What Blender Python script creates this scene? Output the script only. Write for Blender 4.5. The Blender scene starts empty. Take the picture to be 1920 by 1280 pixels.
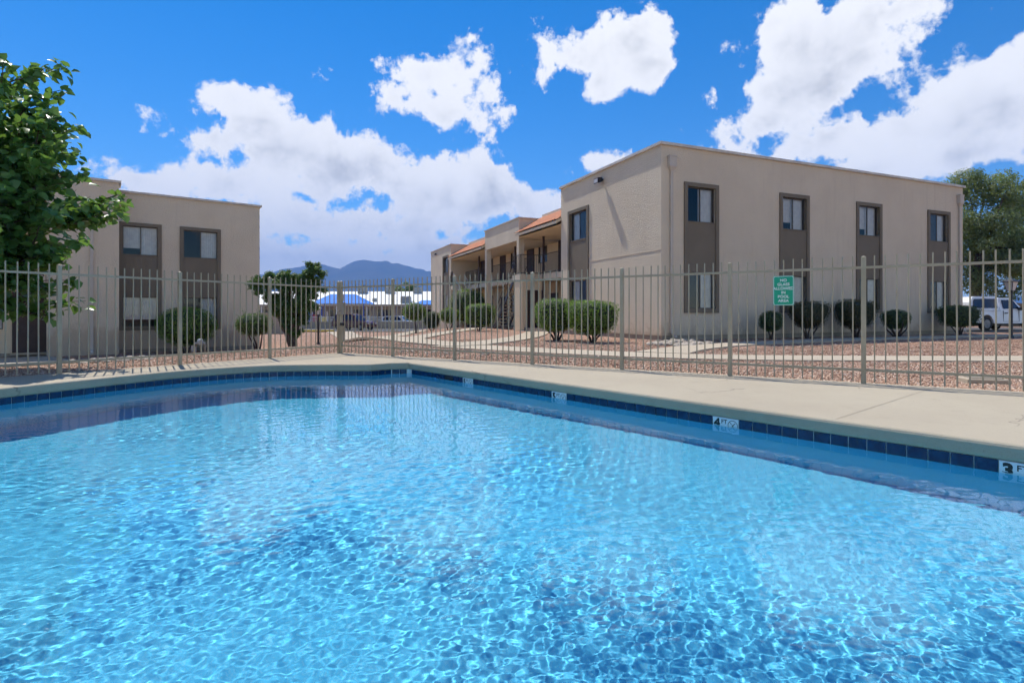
import bpy, bmesh, math, random
import numpy as np
from mathutils import Vector, Matrix, Euler
R = math.radians
random.seed(7)
sc = bpy.context.scene
col = sc.collection

# ------------------------------------------------------------------ camera
cd = bpy.data.cameras.new('camera')
camera = bpy.data.objects.new('camera', cd); col.objects.link(camera); sc.camera = camera
camera.location = (0, 0, .95); camera.rotation_euler = (R(90), 0, 0)
cd.sensor_width = 36; cd.lens = 1031 / 1920 * 36; cd.shift_y = -52 / 1920
cd.clip_start = .05; cd.clip_end = 30000

# ------------------------------------------------------------------ sun, sky, exposure
SUN_EL, SUN_AZ = R(59.5), math.atan2(-.56, .828)          # azimuth from +Y towards +X
sun_dir = Vector((math.sin(SUN_AZ) * math.cos(SUN_EL), math.cos(SUN_AZ) * math.cos(SUN_EL), math.sin(SUN_EL)))
sl = bpy.data.lights.new('sun', 'SUN'); sun = bpy.data.objects.new('sun', sl); col.objects.link(sun)
sl.energy = 3.0; sl.angle = R(.53); sl.color = (1, .955, .88)
sun.rotation_euler = sun_dir.to_track_quat('Z', 'Y').to_euler(); sun.location = (0, 0, 60)
sl.cycles.is_caustics_light = True
sc.view_settings.view_transform = 'Standard'; sc.view_settings.look = 'None'
sc.view_settings.exposure = 0.95; sc.view_settings.gamma = 1
sc.render.engine = 'CYCLES'
sc.cycles.use_denoising = True
sc.cycles.caustics_reflective = False
sc.cycles.max_bounces = 6; sc.cycles.diffuse_bounces = 3; sc.cycles.glossy_bounces = 3;
sc.cycles.use_adaptive_sampling = True; sc.cycles.adaptive_threshold = .03; sc.cycles.adaptive_min_samples = 20; sc.cycles.transparent_max_bounces = 16
sc.cycles.sample_clamp_indirect = 6


class G:
    """small helper round one node tree"""
    def __init__(s, nt): s.nt = nt
    def n(s, t, **k):
        nd = s.nt.nodes.new('ShaderNode' + t)
        for a, b in k.items(): setattr(nd, a, b)
        return nd
    def set(s, sock, v):
        if isinstance(v, bpy.types.NodeSocket): s.nt.links.new(v, sock)
        elif v is not None: sock.default_value = v
    def m(s, op, a, b=None, c=None):
        nd = s.n('Math', operation=op)
        s.set(nd.inputs[0], a); s.set(nd.inputs[1], b); s.set(nd.inputs[2], c)
        return nd.outputs[0]
    def smooth(s, v, lo, hi, a=0., b=1.):
        nd = s.n('MapRange', interpolation_type='SMOOTHSTEP')
        for i, q in enumerate((v, lo, hi, a, b)): s.set(nd.inputs[i], q)
        return nd.outputs[0]
    def lin(s, v, lo, hi, a=0., b=1.):
        nd = s.n('MapRange')
        for i, q in enumerate((v, lo, hi, a, b)): s.set(nd.inputs[i], q)
        return nd.outputs[0]
    def mix(s, f, a, b, blend='MIX'):
        nd = s.n('Mix', data_type='RGBA', blend_type=blend)
        s.set(nd.inputs[0], f)
        for i, q in ((6, a), (7, b)):
            s.set(nd.inputs[i], (*q, 1) if isinstance(q, tuple) and len(q) == 3 else q)
        return nd.outputs[2]
    def noise(s, vec, scale, detail=4, rough=.55, dist=0.):
        nd = s.n('TexNoise'); s.set(nd.inputs['Vector'], vec)
        nd.inputs['Scale'].default_value = scale; nd.inputs['Detail'].default_value = detail
        nd.inputs['Roughness'].default_value = rough; nd.inputs['Distortion'].default_value = dist
        return nd


def world():
    w = bpy.data.worlds.new('World'); sc.world = w; w.use_nodes = True
    g = G(w.node_tree); bg = w.node_tree.nodes['Background']
    sky = g.n('TexSky', sky_type='NISHITA', sun_disc=False, sun_elevation=SUN_EL, sun_rotation=SUN_AZ,
              altitude=1400, air_density=1.0, dust_density=.0, ozone_density=2.2)
    hs = g.n('HueSaturation'); hs.inputs['Saturation'].default_value = 1.42; hs.inputs['Value'].default_value = .58; hs.inputs['Hue'].default_value = .503
    g.set(hs.inputs['Color'], sky.outputs[0])
    # cloud field: puffs placed by azimuth / elevation (degrees), edges broken up by noise
    h = g; tc = g.n('TexCoord'); d = tc.outputs['Generated']; dirv = d
    sp = h.n('SeparateXYZ'); h.set(sp.inputs[0], d)
    az = h.m('MULTIPLY', h.m('ARCTAN2', sp.outputs[0], sp.outputs[1]), 180 / math.pi)
    el = h.m('MULTIPLY', h.m('ARCSINE', sp.outputs[2]), 180 / math.pi)
    cx = h.n('CombineXYZ'); h.set(cx.inputs[0], az); h.set(cx.inputs[1], el)
    acc = None
    for (a, e, ra, re) in CLOUDS:
        mp = h.n('VectorMath', operation='MULTIPLY_ADD'); h.set(mp.inputs[0], cx.outputs[0])
        mp.inputs[1].default_value = (1 / ra, 1 / re, 0); mp.inputs[2].default_value = (-a / ra, -e / re, 0)
        ln = h.n('VectorMath', operation='LENGTH'); h.set(ln.inputs[0], mp.outputs[0])
        w_ = min(ra, re) ** .8
        f = h.m('MULTIPLY_ADD', ln.outputs['Value'], -w_, w_)
        if acc is None: acc = f
        else:
            nd = h.n('Math', operation='SMOOTH_MAX'); h.set(nd.inputs[0], acc); h.set(nd.inputs[1], f); nd.inputs[2].default_value = .7
            acc = nd.outputs[0]
    n1 = h.noise(d, 7.5, 5, .6, .25)
    n2 = h.noise(d, 24, 6, .64)
    dens = h.m('MULTIPLY_ADD', n1.outputs[0], 10.5, h.m('ADD', acc, -4.95))
    dens = h.m('MULTIPLY_ADD', n2.outputs[0], 4.8, h.m('ADD', dens, -2.4))
    off = g.n('VectorMath', operation='ADD'); g.set(off.inputs[0], dirv)
    off.inputs[1].default_value = tuple(Vector((-.25, 0.1, .96)) * .045)
    n3 = h.noise(off.outputs[0], 7.5, 4, .6, .25)
    up = h.m('MULTIPLY_ADD', n3.outputs[0], 12.0, h.m('ADD', acc, -6.0))
    alpha = g.smooth(dens, -.15, .85)
    sh = g.smooth(up, -.5, 4.6)
    core = g.smooth(dens, .4, 3.4)
    rel = g.smooth(g.m('SUBTRACT', n3.outputs[0], n1.outputs[0]), -.10, .13)   # billows: the side away from the sun is greyer
    shade = g.m('MULTIPLY', g.m('MULTIPLY_ADD', sh, .45, g.m('MULTIPLY', rel, .6)), core)
    sp2 = g.n('SeparateXYZ'); g.set(sp2.inputs[0], dirv)
    low = g.smooth(sp2.outputs[2], .28, .04)
    shade = g.m('MULTIPLY', shade, g.m('ADD', .8, g.m('MULTIPLY', low, .1)))
    cc = g.mix(shade, CLOUD_LIT, CLOUD_DARK)
    fin = g.mix(alpha, hs.outputs[0], cc)
    g.set(bg.inputs[0], fin); bg.inputs[1].default_value = SKY_STRENGTH
    w.cycles.sampling_method = 'MANUAL'; w.cycles.sample_map_resolution = 1024


SKY_STRENGTH = .15
CLOUD_LIT = (4.0, 4.0, 4.0); CLOUD_DARK = (2.15, 2.2, 2.3)


def ae(x, y):                                             # view direction in degrees of azimuth and elevation
    a = math.atan((x - 960) / 1031); return math.degrees(a), math.degrees(math.atan((588 - y) / 1031 * math.cos(a)))


CLOUDS = []
for (x, y, rx, ry, rot) in [
    (800, 135, 105, 62, 0), (855, 130, 62, 55, 0), (845, 212, 66, 38, 0), (705, 158, 58, 24, 18), (770, 185, 70, 50, 0), (905, 160, 22, 40, 0),
    (1115, 105, 92, 55, 0), (1185, 75, 68, 55, 0), (1125, 155, 46, 34, 0), (1205, 120, 48, 42, 0), (1065, 95, 50, 36, 0),
    (1490, 70, 92, 62, 0), (1590, 80, 135, 95, 0), (1650, 25, 110, 60, 0), (1530, 150, 95, 55, 0), (1720, 5, 70, 40, 0),
    (1840, 190, 150, 105, 0), (1915, 120, 80, 85, 0), (1710, 250, 150, 78, 0), (1560, 262, 135, 52, 0), (1410, 255, 80, 42, 0), (1800, 285, 130, 45, 0), (1650, 312, 120, 35, 0),
    (485, 225, 72, 38, 0), (550, 285, 135, 72, 0), (660, 325, 190, 75, 0), (430, 345, 190, 52, 0), (800, 360, 150, 75, 0), (905, 385, 110, 55, 0), (1000, 385, 62, 42, 0),
    (320, 350, 95, 38, 0), (700, 425, 320, 62, 0), (600, 485, 240, 52, 0), (850, 470, 260, 55, 0), (1112, 306, 48, 22, 0), (1040, 420, 60, 60, 0),
    (343, 265, 34, 20, 0), (437, 186, 42, 26, 0), (250, 330, 50, 30, 0), (400, 260, 18, 14, 0), (1338, 178, 9, 20, 0), (1860, 15, 34, 18, 30),
]:
    a0, e0 = ae(x, y); a1, _ = ae(x + rx, y); _, e1 = ae(x, y - ry)
    CLOUDS.append((a0, e0, abs(a1 - a0), abs(e1 - e0)))
_r = random.Random(11)
for k in range(13):                                        # the same broken cumulus all round
    a0 = 58 + k * 245 / 13 + _r.uniform(-4, 4); a0 = a0 if a0 < 180 else a0 - 360
    e0 = (12, 30, 18, 46, 9, 24)[k % 6] + _r.uniform(-3, 3)
    CLOUDS.append((a0, e0, _r.uniform(9, 15) / max(.4, math.cos(R(e0))), _r.uniform(5, 8)))
world()

# ------------------------------------------------------------------ helpers
def tag(o, label=None, cat=None, group=None, kind=None):
    for k, v in (('label', label), ('category', cat), ('group', group), ('kind', kind)):
        if v: o[k] = v
    return o


def empty(name, loc=(0, 0, 0), rz=0, label=None, cat=None, group=None):
    o = bpy.data.objects.new(name, None); col.objects.link(o); o.location = loc; o.rotation_euler = (0, 0, rz)
    o.empty_display_size = .2
    return tag(o, label, cat, group)


def link(name, me, parent=None, loc=None, rz=None):
    o = bpy.data.objects.new(name, me); col.objects.link(o)
    if parent: o.parent = parent
    if loc is not None: o.location = loc
    if rz is not None: o.rotation_euler = (0, 0, rz)
    return o


def copy_tree(o, parent=None):
    c = o.copy(); col.objects.link(c); c.parent = parent
    for ch in o.children: copy_tree(ch, c)
    return c


class MB:
    def __init__(s): s.v = []; s.f = []
    def add(s, v, f):
        b = len(s.v); s.v += [tuple(p) for p in v]; s.f += [tuple(i + b for i in q) for q in f]; return s
    def box(s, x0, x1, y0, y1, z0, z1):
        if x0 > x1: x0, x1 = x1, x0
        if y0 > y1: y0, y1 = y1, y0
        return s.add([(x0, y0, z0), (x1, y0, z0), (x1, y1, z0), (x0, y1, z0), (x0, y0, z1), (x1, y0, z1), (x1, y1, z1), (x0, y1, z1)],
                     [(0, 3, 2, 1), (4, 5, 6, 7), (0, 1, 5, 4), (1, 2, 6, 5), (2, 3, 7, 6), (3, 0, 4, 7)])
    def cbox(s, x0, x1, y0, y1, z0, z1, c=.01):            # box with chamfered vertical edges and top
        p = [(x0 + c, y0), (x1 - c, y0), (x1, y0 + c), (x1, y1 - c), (x1 - c, y1), (x0 + c, y1), (x0, y1 - c), (x0, y0 + c)]
        cxm, cym = (x0 + x1) / 2, (y0 + y1) / 2
        q = [(cxm + (a - cxm) * (1 - 2 * c / (x1 - x0)), cym + (b - cym) * (1 - 2 * c / (y1 - y0))) for a, b in p]
        return s.loft([[(a, b, z0) for a, b in p], [(a, b, z1 - c) for a, b in p], [(a, b, z1) for a, b in q]])
    def loft(s, rings, cap=True, close=True):
        n = len(rings[0]); v = [p for r in rings for p in r]; f = []
        for i in range(len(rings) - 1):
            for j in range(n if close else n - 1):
                k = (j + 1) % n; f.append((i * n + j, i * n + k, (i + 1) * n + k, (i + 1) * n + j))
        if cap:
            f.append(tuple(range(n - 1, -1, -1))); f.append(tuple((len(rings) - 1) * n + j for j in range(n)))
        return s.add(v, f)
    def tube(s, pts, rad, n=8):
        pts = [Vector(p) for p in pts]; rad = rad if isinstance(rad, (list, tuple)) else [rad] * len(pts)
        rings = []
        for i, p in enumerate(pts):
            t = (pts[min(i + 1, len(pts) - 1)] - pts[max(i - 1, 0)]).normalized()
            a = t.cross(Vector((.3, .9, .1)) if abs(t.z) > .9 else Vector((0, 0, 1))).normalized(); b = t.cross(a)
            rings.append([tuple(p + rad[i] * (a * math.cos(6.2832 * k / n) + b * math.sin(6.2832 * k / n))) for k in range(n)])
        return s.loft(rings)
    def lathe(s, prof, n=12, c=(0, 0)):
        return s.loft([[(c[0] + r * math.cos(6.2832 * k / n), c[1] + r * math.sin(6.2832 * k / n), z) for k in range(n)] for r, z in prof])
    def prism_y(s, prof, y0, y1):                          # x/z outline pulled along y
        return s.loft([[(x, y0, z) for x, z in prof], [(x, y1, z) for x, z in prof]])
    def mesh(s, name, mat, smooth=False):
        me = bpy.data.meshes.new(name); me.from_pydata(s.v, [], s.f)
        if mat: me.materials.append(mat)
        bm = bmesh.new(); bm.from_mesh(me); bmesh.ops.recalc_face_normals(bm, faces=bm.faces); bm.to_mesh(me); bm.free()
        if smooth: me.polygons.foreach_set('use_smooth', [True] * len(me.polygons))
        return me
    def build(s, name, mat, parent=None, smooth=False, loc=None, rz=None):
        return link(name, s.mesh(name, mat, smooth), parent, loc, rz)


def np_mesh(name, V, F, mat, smooth=False):
    me = bpy.data.meshes.new(name); V = np.asarray(V, dtype=np.float32); F = np.asarray(F, dtype=np.int32); k = F.shape[1]
    me.vertices.add(len(V)); me.vertices.foreach_set('co', V.ravel())
    me.loops.add(F.size); me.loops.foreach_set('vertex_index', F.ravel())
    me.polygons.add(len(F)); me.polygons.foreach_set('loop_start', np.arange(0, F.size, k, dtype=np.int32))
    if smooth: me.polygons.foreach_set('use_smooth', np.ones(len(F), dtype=bool))
    me.update(calc_edges=True); me.validate(); me.materials.append(mat)
    return me


# ------------------------------------------------------------------ materials
def material(name, color, rough=.8, var=None, vscale=2., fine=None, bump=0., bscale=60., bdist=.01, metal=0., spec=.5, coords='world', extra=None):
    """Principled; colour drifts to `var` over a noise of vscale; fine = second colour at grain scale; bump = noise relief"""
    m = bpy.data.materials.new(name); m.use_nodes = True; g = G(m.node_tree); p = m.node_tree.nodes['Principled BSDF']
    p.inputs['Roughness'].default_value = rough; p.inputs['Metallic'].default_value = metal; p.inputs['Specular IOR Level'].default_value = spec
    vec = g.n('NewGeometry').outputs['Position'] if coords == 'world' else g.n('TexCoord').outputs['Object']
    c = (*color, 1)
    if var:
        f = g.smooth(g.noise(vec, vscale, 6, .6).outputs[0], .35, .68); c = g.mix(f, c, var)
    if fine:
        f = g.smooth(g.noise(vec, bscale * 1.3, 3, .6).outputs[0], .45, .62); c = g.mix(f, c, fine)
    if extra: c = extra(g, vec, c)
    g.set(p.inputs['Base Color'], c)
    if bump:
        b = g.n('Bump'); b.inputs['Strength'].default_value = bump; b.inputs['Distance'].default_value = bdist
        g.set(b.inputs['Height'], g.noise(vec, bscale, 5, .6).outputs[0]); g.set(p.inputs['Normal'], b.outputs[0])
    return m


def streaks(col2, amount=.5):
    def f(g, vec, c):                                      # faint vertical rain marks and blotches
        mp = g.n('Mapping'); g.set(mp.inputs[0], vec); mp.inputs['Scale'].default_value = (3.2, 3.2, .22)
        s = g.smooth(g.noise(mp.outputs[0], 1.6, 5, .62).outputs[0], .5, .78)
        c = g.mix(g.m('MULTIPLY', s, amount), c, col2)
        big = g.smooth(g.noise(vec, .28, 5, .65).outputs[0], .42, .62); c = g.mix(g.m('MULTIPLY', big, .22), c, col2)
        z = g.n('SeparateXYZ'); g.set(z.inputs[0], vec)            # soil splashed up the foot of the wall, in ragged patches
        d = g.smooth(g.m('MULTIPLY_ADD', g.noise(vec, 2.6, 5, .65).outputs[0], -1.5, z.outputs[2]), -.15, -.75)
        return g.mix(g.m('MULTIPLY', d, .55), c, (.36, .26, .17))
    return f


M = {}
M['stucco'] = material('stucco', (.665, .567, .425), .92, (.625, .53, .395), .7, bump=.7, bscale=19, bdist=.035, extra=streaks((.53, .43, .32)))
M['stucco_warm_bounce'] = material('stucco_warm_bounce', (.76, .61, .41), .92, (.71, .57, .385), .8, bump=.3, bscale=30, bdist=.02)  # yellowish beige, with sunlit bounce on the balcony walls put into the colour
M['taupe'] = material('taupe_stucco', (.19, .155, .11), .9, (.17, .14, .10), 1.2, bump=.4, bscale=30, bdist=.02)
M['foundation'] = material('foundation_concrete', (.34, .28, .21), .95, (.26, .22, .17), 2, bump=.4, bscale=40)
M['coping_metal'] = material('coping_metal', (.62, .57, .49), .55, (.5, .45, .38), 3)
M['downspout'] = material('downspout_paint', (.52, .46, .385), .6, (.48, .42, .35), 2)
M['fence'] = material('fence_paint', (.42, .36, .25), .5, (.36, .305, .21), 3, extra=lambda g, v, c: g.mix(g.m('MULTIPLY', g.smooth(g.noise(v, 9, 6, .7).outputs[0], .64, .72), .7), c, (.16, .075, .035)))
M['dark_iron'] = material('dark_iron', (.035, .028, .026), .5)
M['brown_door'] = material('brown_door', (.055, .028, .022), .55, (.04, .02, .016), 4)
M['black'] = material('black_paint', (.02, .02, .022), .45)
M['white_paint'] = material('white_paint', (.75, .75, .74), .5)
M['alu'] = material('bronze_aluminium', (.10, .085, .07), .4, metal=.4)
M['white_frame'] = material('white_window_frame', (.6, .6, .6), .5)
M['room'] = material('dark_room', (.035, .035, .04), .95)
M['curtain'] = material('curtain_cloth', (.85, .85, .84), .9, (.74, .74, .75), 6, coords='world')
M['screen'] = material('insect_screen', (.07, .072, .085), .7)
M['asphalt'] = material('asphalt', (.06, .06, .062), .9, (.085, .083, .08), 1.5, bump=.3, bscale=80)
M['rock'] = material('river_rock', (.46, .39, .31), .85, (.30, .25, .20), 6, bump=.3, bscale=30)
M['bark'] = material('bark', (.13, .095, .07), .95, (.07, .05, .04), 9, bump=.8, bscale=30, bdist=.03)
M['thin_bark'] = material('shrub_bark', (.085, .06, .045), .95, (.05, .035, .03), 12, bump=.6, bscale=40, bdist=.02)
M['brass'] = material('brass', (.65, .45, .15), .25, metal=1.)
M['rubber'] = material('tyre_rubber', (.022, .022, .022), .85)
M['chrome'] = material('wheel_metal', (.22, .22, .23), .45, metal=.6)
M['truck_white'] = material('truck_white_paint', (.76, .77, .79), .22)
M['tint'] = material('tinted_glass', (.02, .015, .03), .05)
M['red_lens'] = material('red_lens', (.5, .02, .02), .2)
M['maroon'] = material('maroon_car_paint', (.07, .012, .016), .2)
M['grey_box'] = material('grey_metal_box', (.3, .33, .33), .5, (.24, .26, .27), 5)
M['blue_sail'] = material('blue_shade_cloth', (.02, .20, .72), .8)
M['white_roof'] = material('white_metal_roof', (.80, .80, .78), .6, (.72, .72, .70), .3)
M['tan_block'] = material('tan_block_wall', (.42, .36, .29), .9, (.36, .31, .25), 1.5)
M['yellow'] = material('yellow_plastic', (.70, .55, .08), .5)
M['blue_plastic'] = material('blue_plastic', (.03, .09, .42), .5)
M['red_plastic'] = material('red_plastic', (.38, .05, .04), .6)
M['wood_fence'] = material('cedar_boards', (.36, .22, .12), .85, (.28, .17, .09), 2)
M['sign_green'] = material('sign_green', (.005, .36, .20), .45)
M['sign_white'] = material('sign_white', (.72, .80, .76), .45)
M['marker_white'] = material('marker_white_tile', (.72, .75, .78), .2)
M['marker_black'] = material('marker_black_print', (.008, .008, .01), .3)
M['skimmer_dark'] = material('skimmer_mouth', (.01, .012, .014), .6)
M['lamp_glass'] = material('frosted_lamp_glass', (.55, .52, .50), .35)
M['copper'] = material('aged_valve_metal', (.26, .30, .31), .5, (.2, .16, .1), 14)


def tile_mat():
    m = bpy.data.materials.new('glazed_blue_tile'); m.use_nodes = True; g = G(m.node_tree); p = m.node_tree.nodes['Principled BSDF']
    pos = g.n('NewGeometry').outputs['Position']; oi = g.n('ObjectInfo').outputs['Random']
    n = g.noise(pos, 16, 5, .65, .6).outputs[0]
    c = g.mix(g.smooth(n, .35, .65), (.004, .022, .075), (.006, .05, .13))
    c = g.mix(g.m('MULTIPLY', g.smooth(g.noise(pos, 11, 4, .6).outputs[0], .60, .72), .55), c, (.06, .075, .04))
    c = g.mix(g.m('MULTIPLY', oi, .35), c, (.003, .02, .06))
    g.set(p.inputs['Base Color'], c); p.inputs['Roughness'].default_value = .15; p.inputs['Specular IOR Level'].default_value = .3
    return m


def gravel_mat():
    m = bpy.data.materials.new('crushed_gravel'); m.use_nodes = True; g = G(m.node_tree); p = m.node_tree.nodes['Principled BSDF']
    pos = g.n('NewGeometry').outputs['Position']
    wob = g.noise(pos, 30, 2, .5)
    add = g.n('VectorMath', operation='MULTIPLY_ADD'); g.set(add.inputs[0], wob.outputs['Color']); add.inputs[1].default_value = (.02, .02, .02); g.set(add.inputs[2], pos)
    v1 = g.n('TexVoronoi'); g.set(v1.inputs['Vector'], add.outputs[0]); v1.inputs['Scale'].default_value = 21
    ramp = g.n('ValToRGB'); e = ramp.color_ramp.elements
    e[0].position = 0; e[0].color = (.13, .06, .04, 1); e[1].position = 1; e[1].color = (.62, .45, .34, 1)
    for q, c in ((.2, (.30, .175, .12, 1)), (.42, (.43, .265, .185, 1)), (.62, (.37, .215, .145, 1)), (.8, (.48, .30, .22, 1))):
        x = e.new(q); x.color = c
    sep = g.n('SeparateColor'); g.set(sep.inputs[0], v1.outputs['Color']); g.set(ramp.inputs[0], sep.outputs[0])
    big = g.smooth(g.noise(pos, .35, 4, .6).outputs[0], .35, .65)
    c = g.mix(g.m('MULTIPLY', big, .3), ramp.outputs[0], (.25, .16, .12))
    g.set(p.inputs['Base Color'], c); p.inputs['Roughness'].default_value = .95; p.inputs['Specular IOR Level'].default_value = .2
    b = g.n('Bump'); b.inputs['Strength'].default_value = 1; b.inputs['Distance'].default_value = .03
    hgt = g.m('ADD', g.m('MULTIPLY', v1.outputs['Distance'], -1.1), g.m('MULTIPLY', sep.outputs[1], .6))
    g.set(b.inputs['Height'], hgt); g.set(p.inputs['Normal'], b.outputs[0])
    return m


def concrete_mat(name, a, b, grain, crack=False):
    m = bpy.data.materials.new(name); m.use_nodes = True; g = G(m.node_tree); p = m.node_tree.nodes['Principled BSDF']
    pos = g.n('NewGeometry').outputs['Position']
    c = g.mix(g.smooth(g.noise(pos, .55, 6, .62).outputs[0], .3, .7), a, b)
    c = g.mix(g.m('MULTIPLY', g.smooth(g.noise(pos, 4.5, 6, .7).outputs[0], .52, .75), .4), c, tuple(x * .78 for x in b))
    c = g.mix(g.m('MULTIPLY', g.smooth(g.noise(pos, 95, 3, .6).outputs[0], .5, .66), .35), c, grain)
    if crack:
        wv = g.noise(pos, 2.2, 4, .6); ad = g.n('VectorMath', operation='MULTIPLY_ADD'); g.set(ad.inputs[0], wv.outputs['Color']); ad.inputs[1].default_value = (.5, .5, 0); g.set(ad.inputs[2], pos)
        vo = g.n('TexVoronoi', feature='DISTANCE_TO_EDGE'); g.set(vo.inputs['Vector'], ad.outputs[0]); vo.inputs['Scale'].default_value = .34
        f = g.m('MULTIPLY', g.smooth(vo.outputs['Distance'], .0035, .0012), g.smooth(g.noise(pos, .8, 2).outputs[0], .5, .6))
        c = g.mix(g.m('MULTIPLY', f, .65), c, (.16, .145, .12))
        st = g.m('MULTIPLY', g.smooth(g.noise(pos, 26, 2, .5).outputs[0], .74, .78), .5)
        c = g.mix(st, c, (.2, .17, .13))
    g.set(p.inputs['Base Color'], c); p.inputs['Roughness'].default_value = .9; p.inputs['Specular IOR Level'].default_value = .25
    b = g.n('Bump'); b.inputs['Strength'].default_value = .35; b.inputs['Distance'].default_value = .006
    g.set(b.inputs['Height'], g.noise(pos, 70, 4, .65).outputs[0]); g.set(p.inputs['Normal'], b.outputs[0])
    return m


def leaf_mat(name, c0, c1, c2, rough=.45, trans=.35):
    m = bpy.data.materials.new(name); m.use_nodes = True; g = G(m.node_tree); p = m.node_tree.nodes['Principled BSDF']
    ge = g.n('NewGeometry'); rnd = ge.outputs['Random Per Island']
    c = g.mix(rnd, c0, c1); c = g.mix(g.smooth(g.noise(ge.outputs['Position'], 1.6, 3).outputs[0], .5, .7), c, c2)
    g.set(p.inputs['Base Color'], c); p.inputs['Roughness'].default_value = rough
    t = g.n('BsdfTranslucent'); g.set(t.inputs[0], g.mix(.5, c, (.22, .34, .03)))
    mx = g.n('MixShader'); mx.inputs[0].default_value = trans
    g.set(mx.inputs[1], p.outputs[0]); g.set(mx.inputs[2], t.outputs[0]); g.set(m.node_tree.nodes['Material Output'].inputs[0], mx.outputs[0])
    return m


def glass_mat():
    m = bpy.data.materials.new('window_glass'); m.use_nodes = True; nt = m.node_tree; g = G(nt); nt.nodes.remove(nt.nodes['Principled BSDF'])
    tr = g.n('BsdfTransparent'); tr.inputs[0].default_value = (.94, .96, .96, 1)
    gl = g.n('BsdfGlossy'); gl.inputs['Roughness'].default_value = .015
    fr = g.n('Fresnel'); fr.inputs[0].default_value = 1.5
    b = g.n('Bump'); b.inputs['Strength'].default_value = .06; b.inputs['Distance'].default_value = .05
    g.set(b.inputs['Height'], g.noise(g.n('NewGeometry').outputs['Position'], 1.3, 2).outputs[0]); g.set(gl.inputs['Normal'], b.outputs[0])
    mx = g.n('MixShader'); g.set(mx.inputs[0], fr.outputs[0]); g.set(mx.inputs[1], tr.outputs[0]); g.set(mx.inputs[2], gl.outputs[0])
    g.set(nt.nodes['Material Output'].inputs[0], mx.outputs[0])
    return m


def water_mat():
    m = bpy.data.materials.new('pool_water'); m.use_nodes = True; nt = m.node_tree; g = G(nt); nt.nodes.remove(nt.nodes['Principled BSDF'])
    gl = g.n('BsdfGlass'); gl.inputs['IOR'].default_value = 1.333; gl.inputs['Roughness'].default_value = 0
    gl.inputs['Color'].default_value = (.93, .985, 1, 1)
    g.set(nt.nodes['Material Output'].inputs[0], gl.outputs[0])
    return m


def plaster_mat():
    m = bpy.data.materials.new('blue_pool_plaster'); m.use_nodes = True; g = G(m.node_tree); p = m.node_tree.nodes['Principled BSDF']
    pos = g.n('NewGeometry').outputs['Position']
    c = g.mix(g.smooth(g.noise(pos, .8, 5, .6).outputs[0], .3, .7), (.10, .56, .84), (.13, .60, .86))
    c = g.mix(g.m('MULTIPLY', g.smooth(g.noise(pos, 120, 2, .5).outputs[0], .5, .62), .3), c, (.4, .78, .90))
    g.set(p.inputs['Base Color'], c); p.inputs['Roughness'].default_value = .85; p.inputs['Specular IOR Level'].default_value = .2
    return m


M['tile'] = tile_mat(); M['gravel'] = gravel_mat(); M['glass'] = glass_mat(); M['water'] = water_mat(); M['plaster'] = plaster_mat()
M['deck'] = concrete_mat('cool_deck', (.43, .375, .28), (.39, .335, .25), (.31, .26, .185), True)
M['path'] = concrete_mat('path_concrete', (.47, .395, .295), (.42, .35, .26), (.32, .27, .205))
M['grout'] = material('grout', (.68, .74, .75), .9)
M['roof_tile'] = material('clay_roof_tile', (.60, .23, .11), .8, (.50, .19, .095), 2.5, bump=.2)
M['leaf_mulberry'] = leaf_mat('mulberry_leaf', (.075, .18, .045), (.14, .29, .07), (.10, .24, .055), .3, .42)
M['leaf_hedge'] = leaf_mat('hedge_leaf', (.09, .19, .026), (.25, .38, .055), (.15, .28, .04), .4, .42)
M['leaf_dark'] = leaf_mat('dark_shrub_leaf', (.04, .07, .02), (.085, .135, .034), (.06, .09, .025), .5, .25)
M['leaf_red'] = leaf_mat('bronze_shrub_leaf', (.05, .05, .018), (.11, .06, .025), (.035, .05, .015), .5, .2)
M['leaf_olive'] = leaf_mat('grey_green_leaf', (.13, .165, .07), (.25, .285, .12), (.17, .215, .09), .5, .45)
M['leaf_juniper'] = leaf_mat('juniper_leaf', (.05, .11, .03), (.12, .21, .05), (.08, .15, .04), .5, .35)
M['core'] = material('dark_core', (.03, .04, .018), .95)  # for the solid cores added in the shrubs; inner shade is in this colour


# ------------------------------------------------------------------ terrain
def sstep(a, b, x):
    t = min(1, max(0, (x - a) / (b - a))); return t * t * (3 - 2 * t)


K = Vector((-4.18, 13.25)); FL = Vector((-.548, -.836)); FR = Vector((.8404, -.5418))     # fence corner and the two fence directions


def ground_z(x, y):
    d = -(x - K.x) * .836 + (y - K.y) * .548               # distance outside the line of one fence
    return -.78 * sstep(.3, 15, d) * sstep(-2, -11, x) - .03 * sstep(-.2, 1, 1)


POOL = []
def catmull(p, n=7):
    out = []
    for i in range(1, len(p) - 2):
        for k in range(n):
            t = k / n; a, b, c, d = (Vector(q) for q in p[i - 1:i + 3])
            out.append(tuple(.5 * ((2 * b) + (c - a) * t + (2 * a - 5 * b + 4 * c - d) * t * t + (3 * b - a - 3 * c + d) * t ** 3)))
    return out


curve = catmull([(-2.2, 10.6), (-2.66, 10.36), (-3.6, 10.33), (-4.6, 10.12), (-5.45, 9.35), (-5.9, 8.55), (-6.25, 7.75), (-6.55, 6.95), (-6.85, 5.6), (-6.85, 4.2), (-6.3, 2.6), (-5, 1.4), (-3.4, .8), (-2, .8)])
POOL = [(6.37, .8), (-2.02, 10.73), (-2.36, 10.64)] + curve + [(-3.4, .8)]
OUT = [tuple(K + FR * 15 + Vector((.5418, .8404)) * .12), tuple(K + Vector((.0, .16))), tuple(K + FL * 17 + Vector((-.836, .548)) * .12), (-14, -6), (9, -6)]


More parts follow.
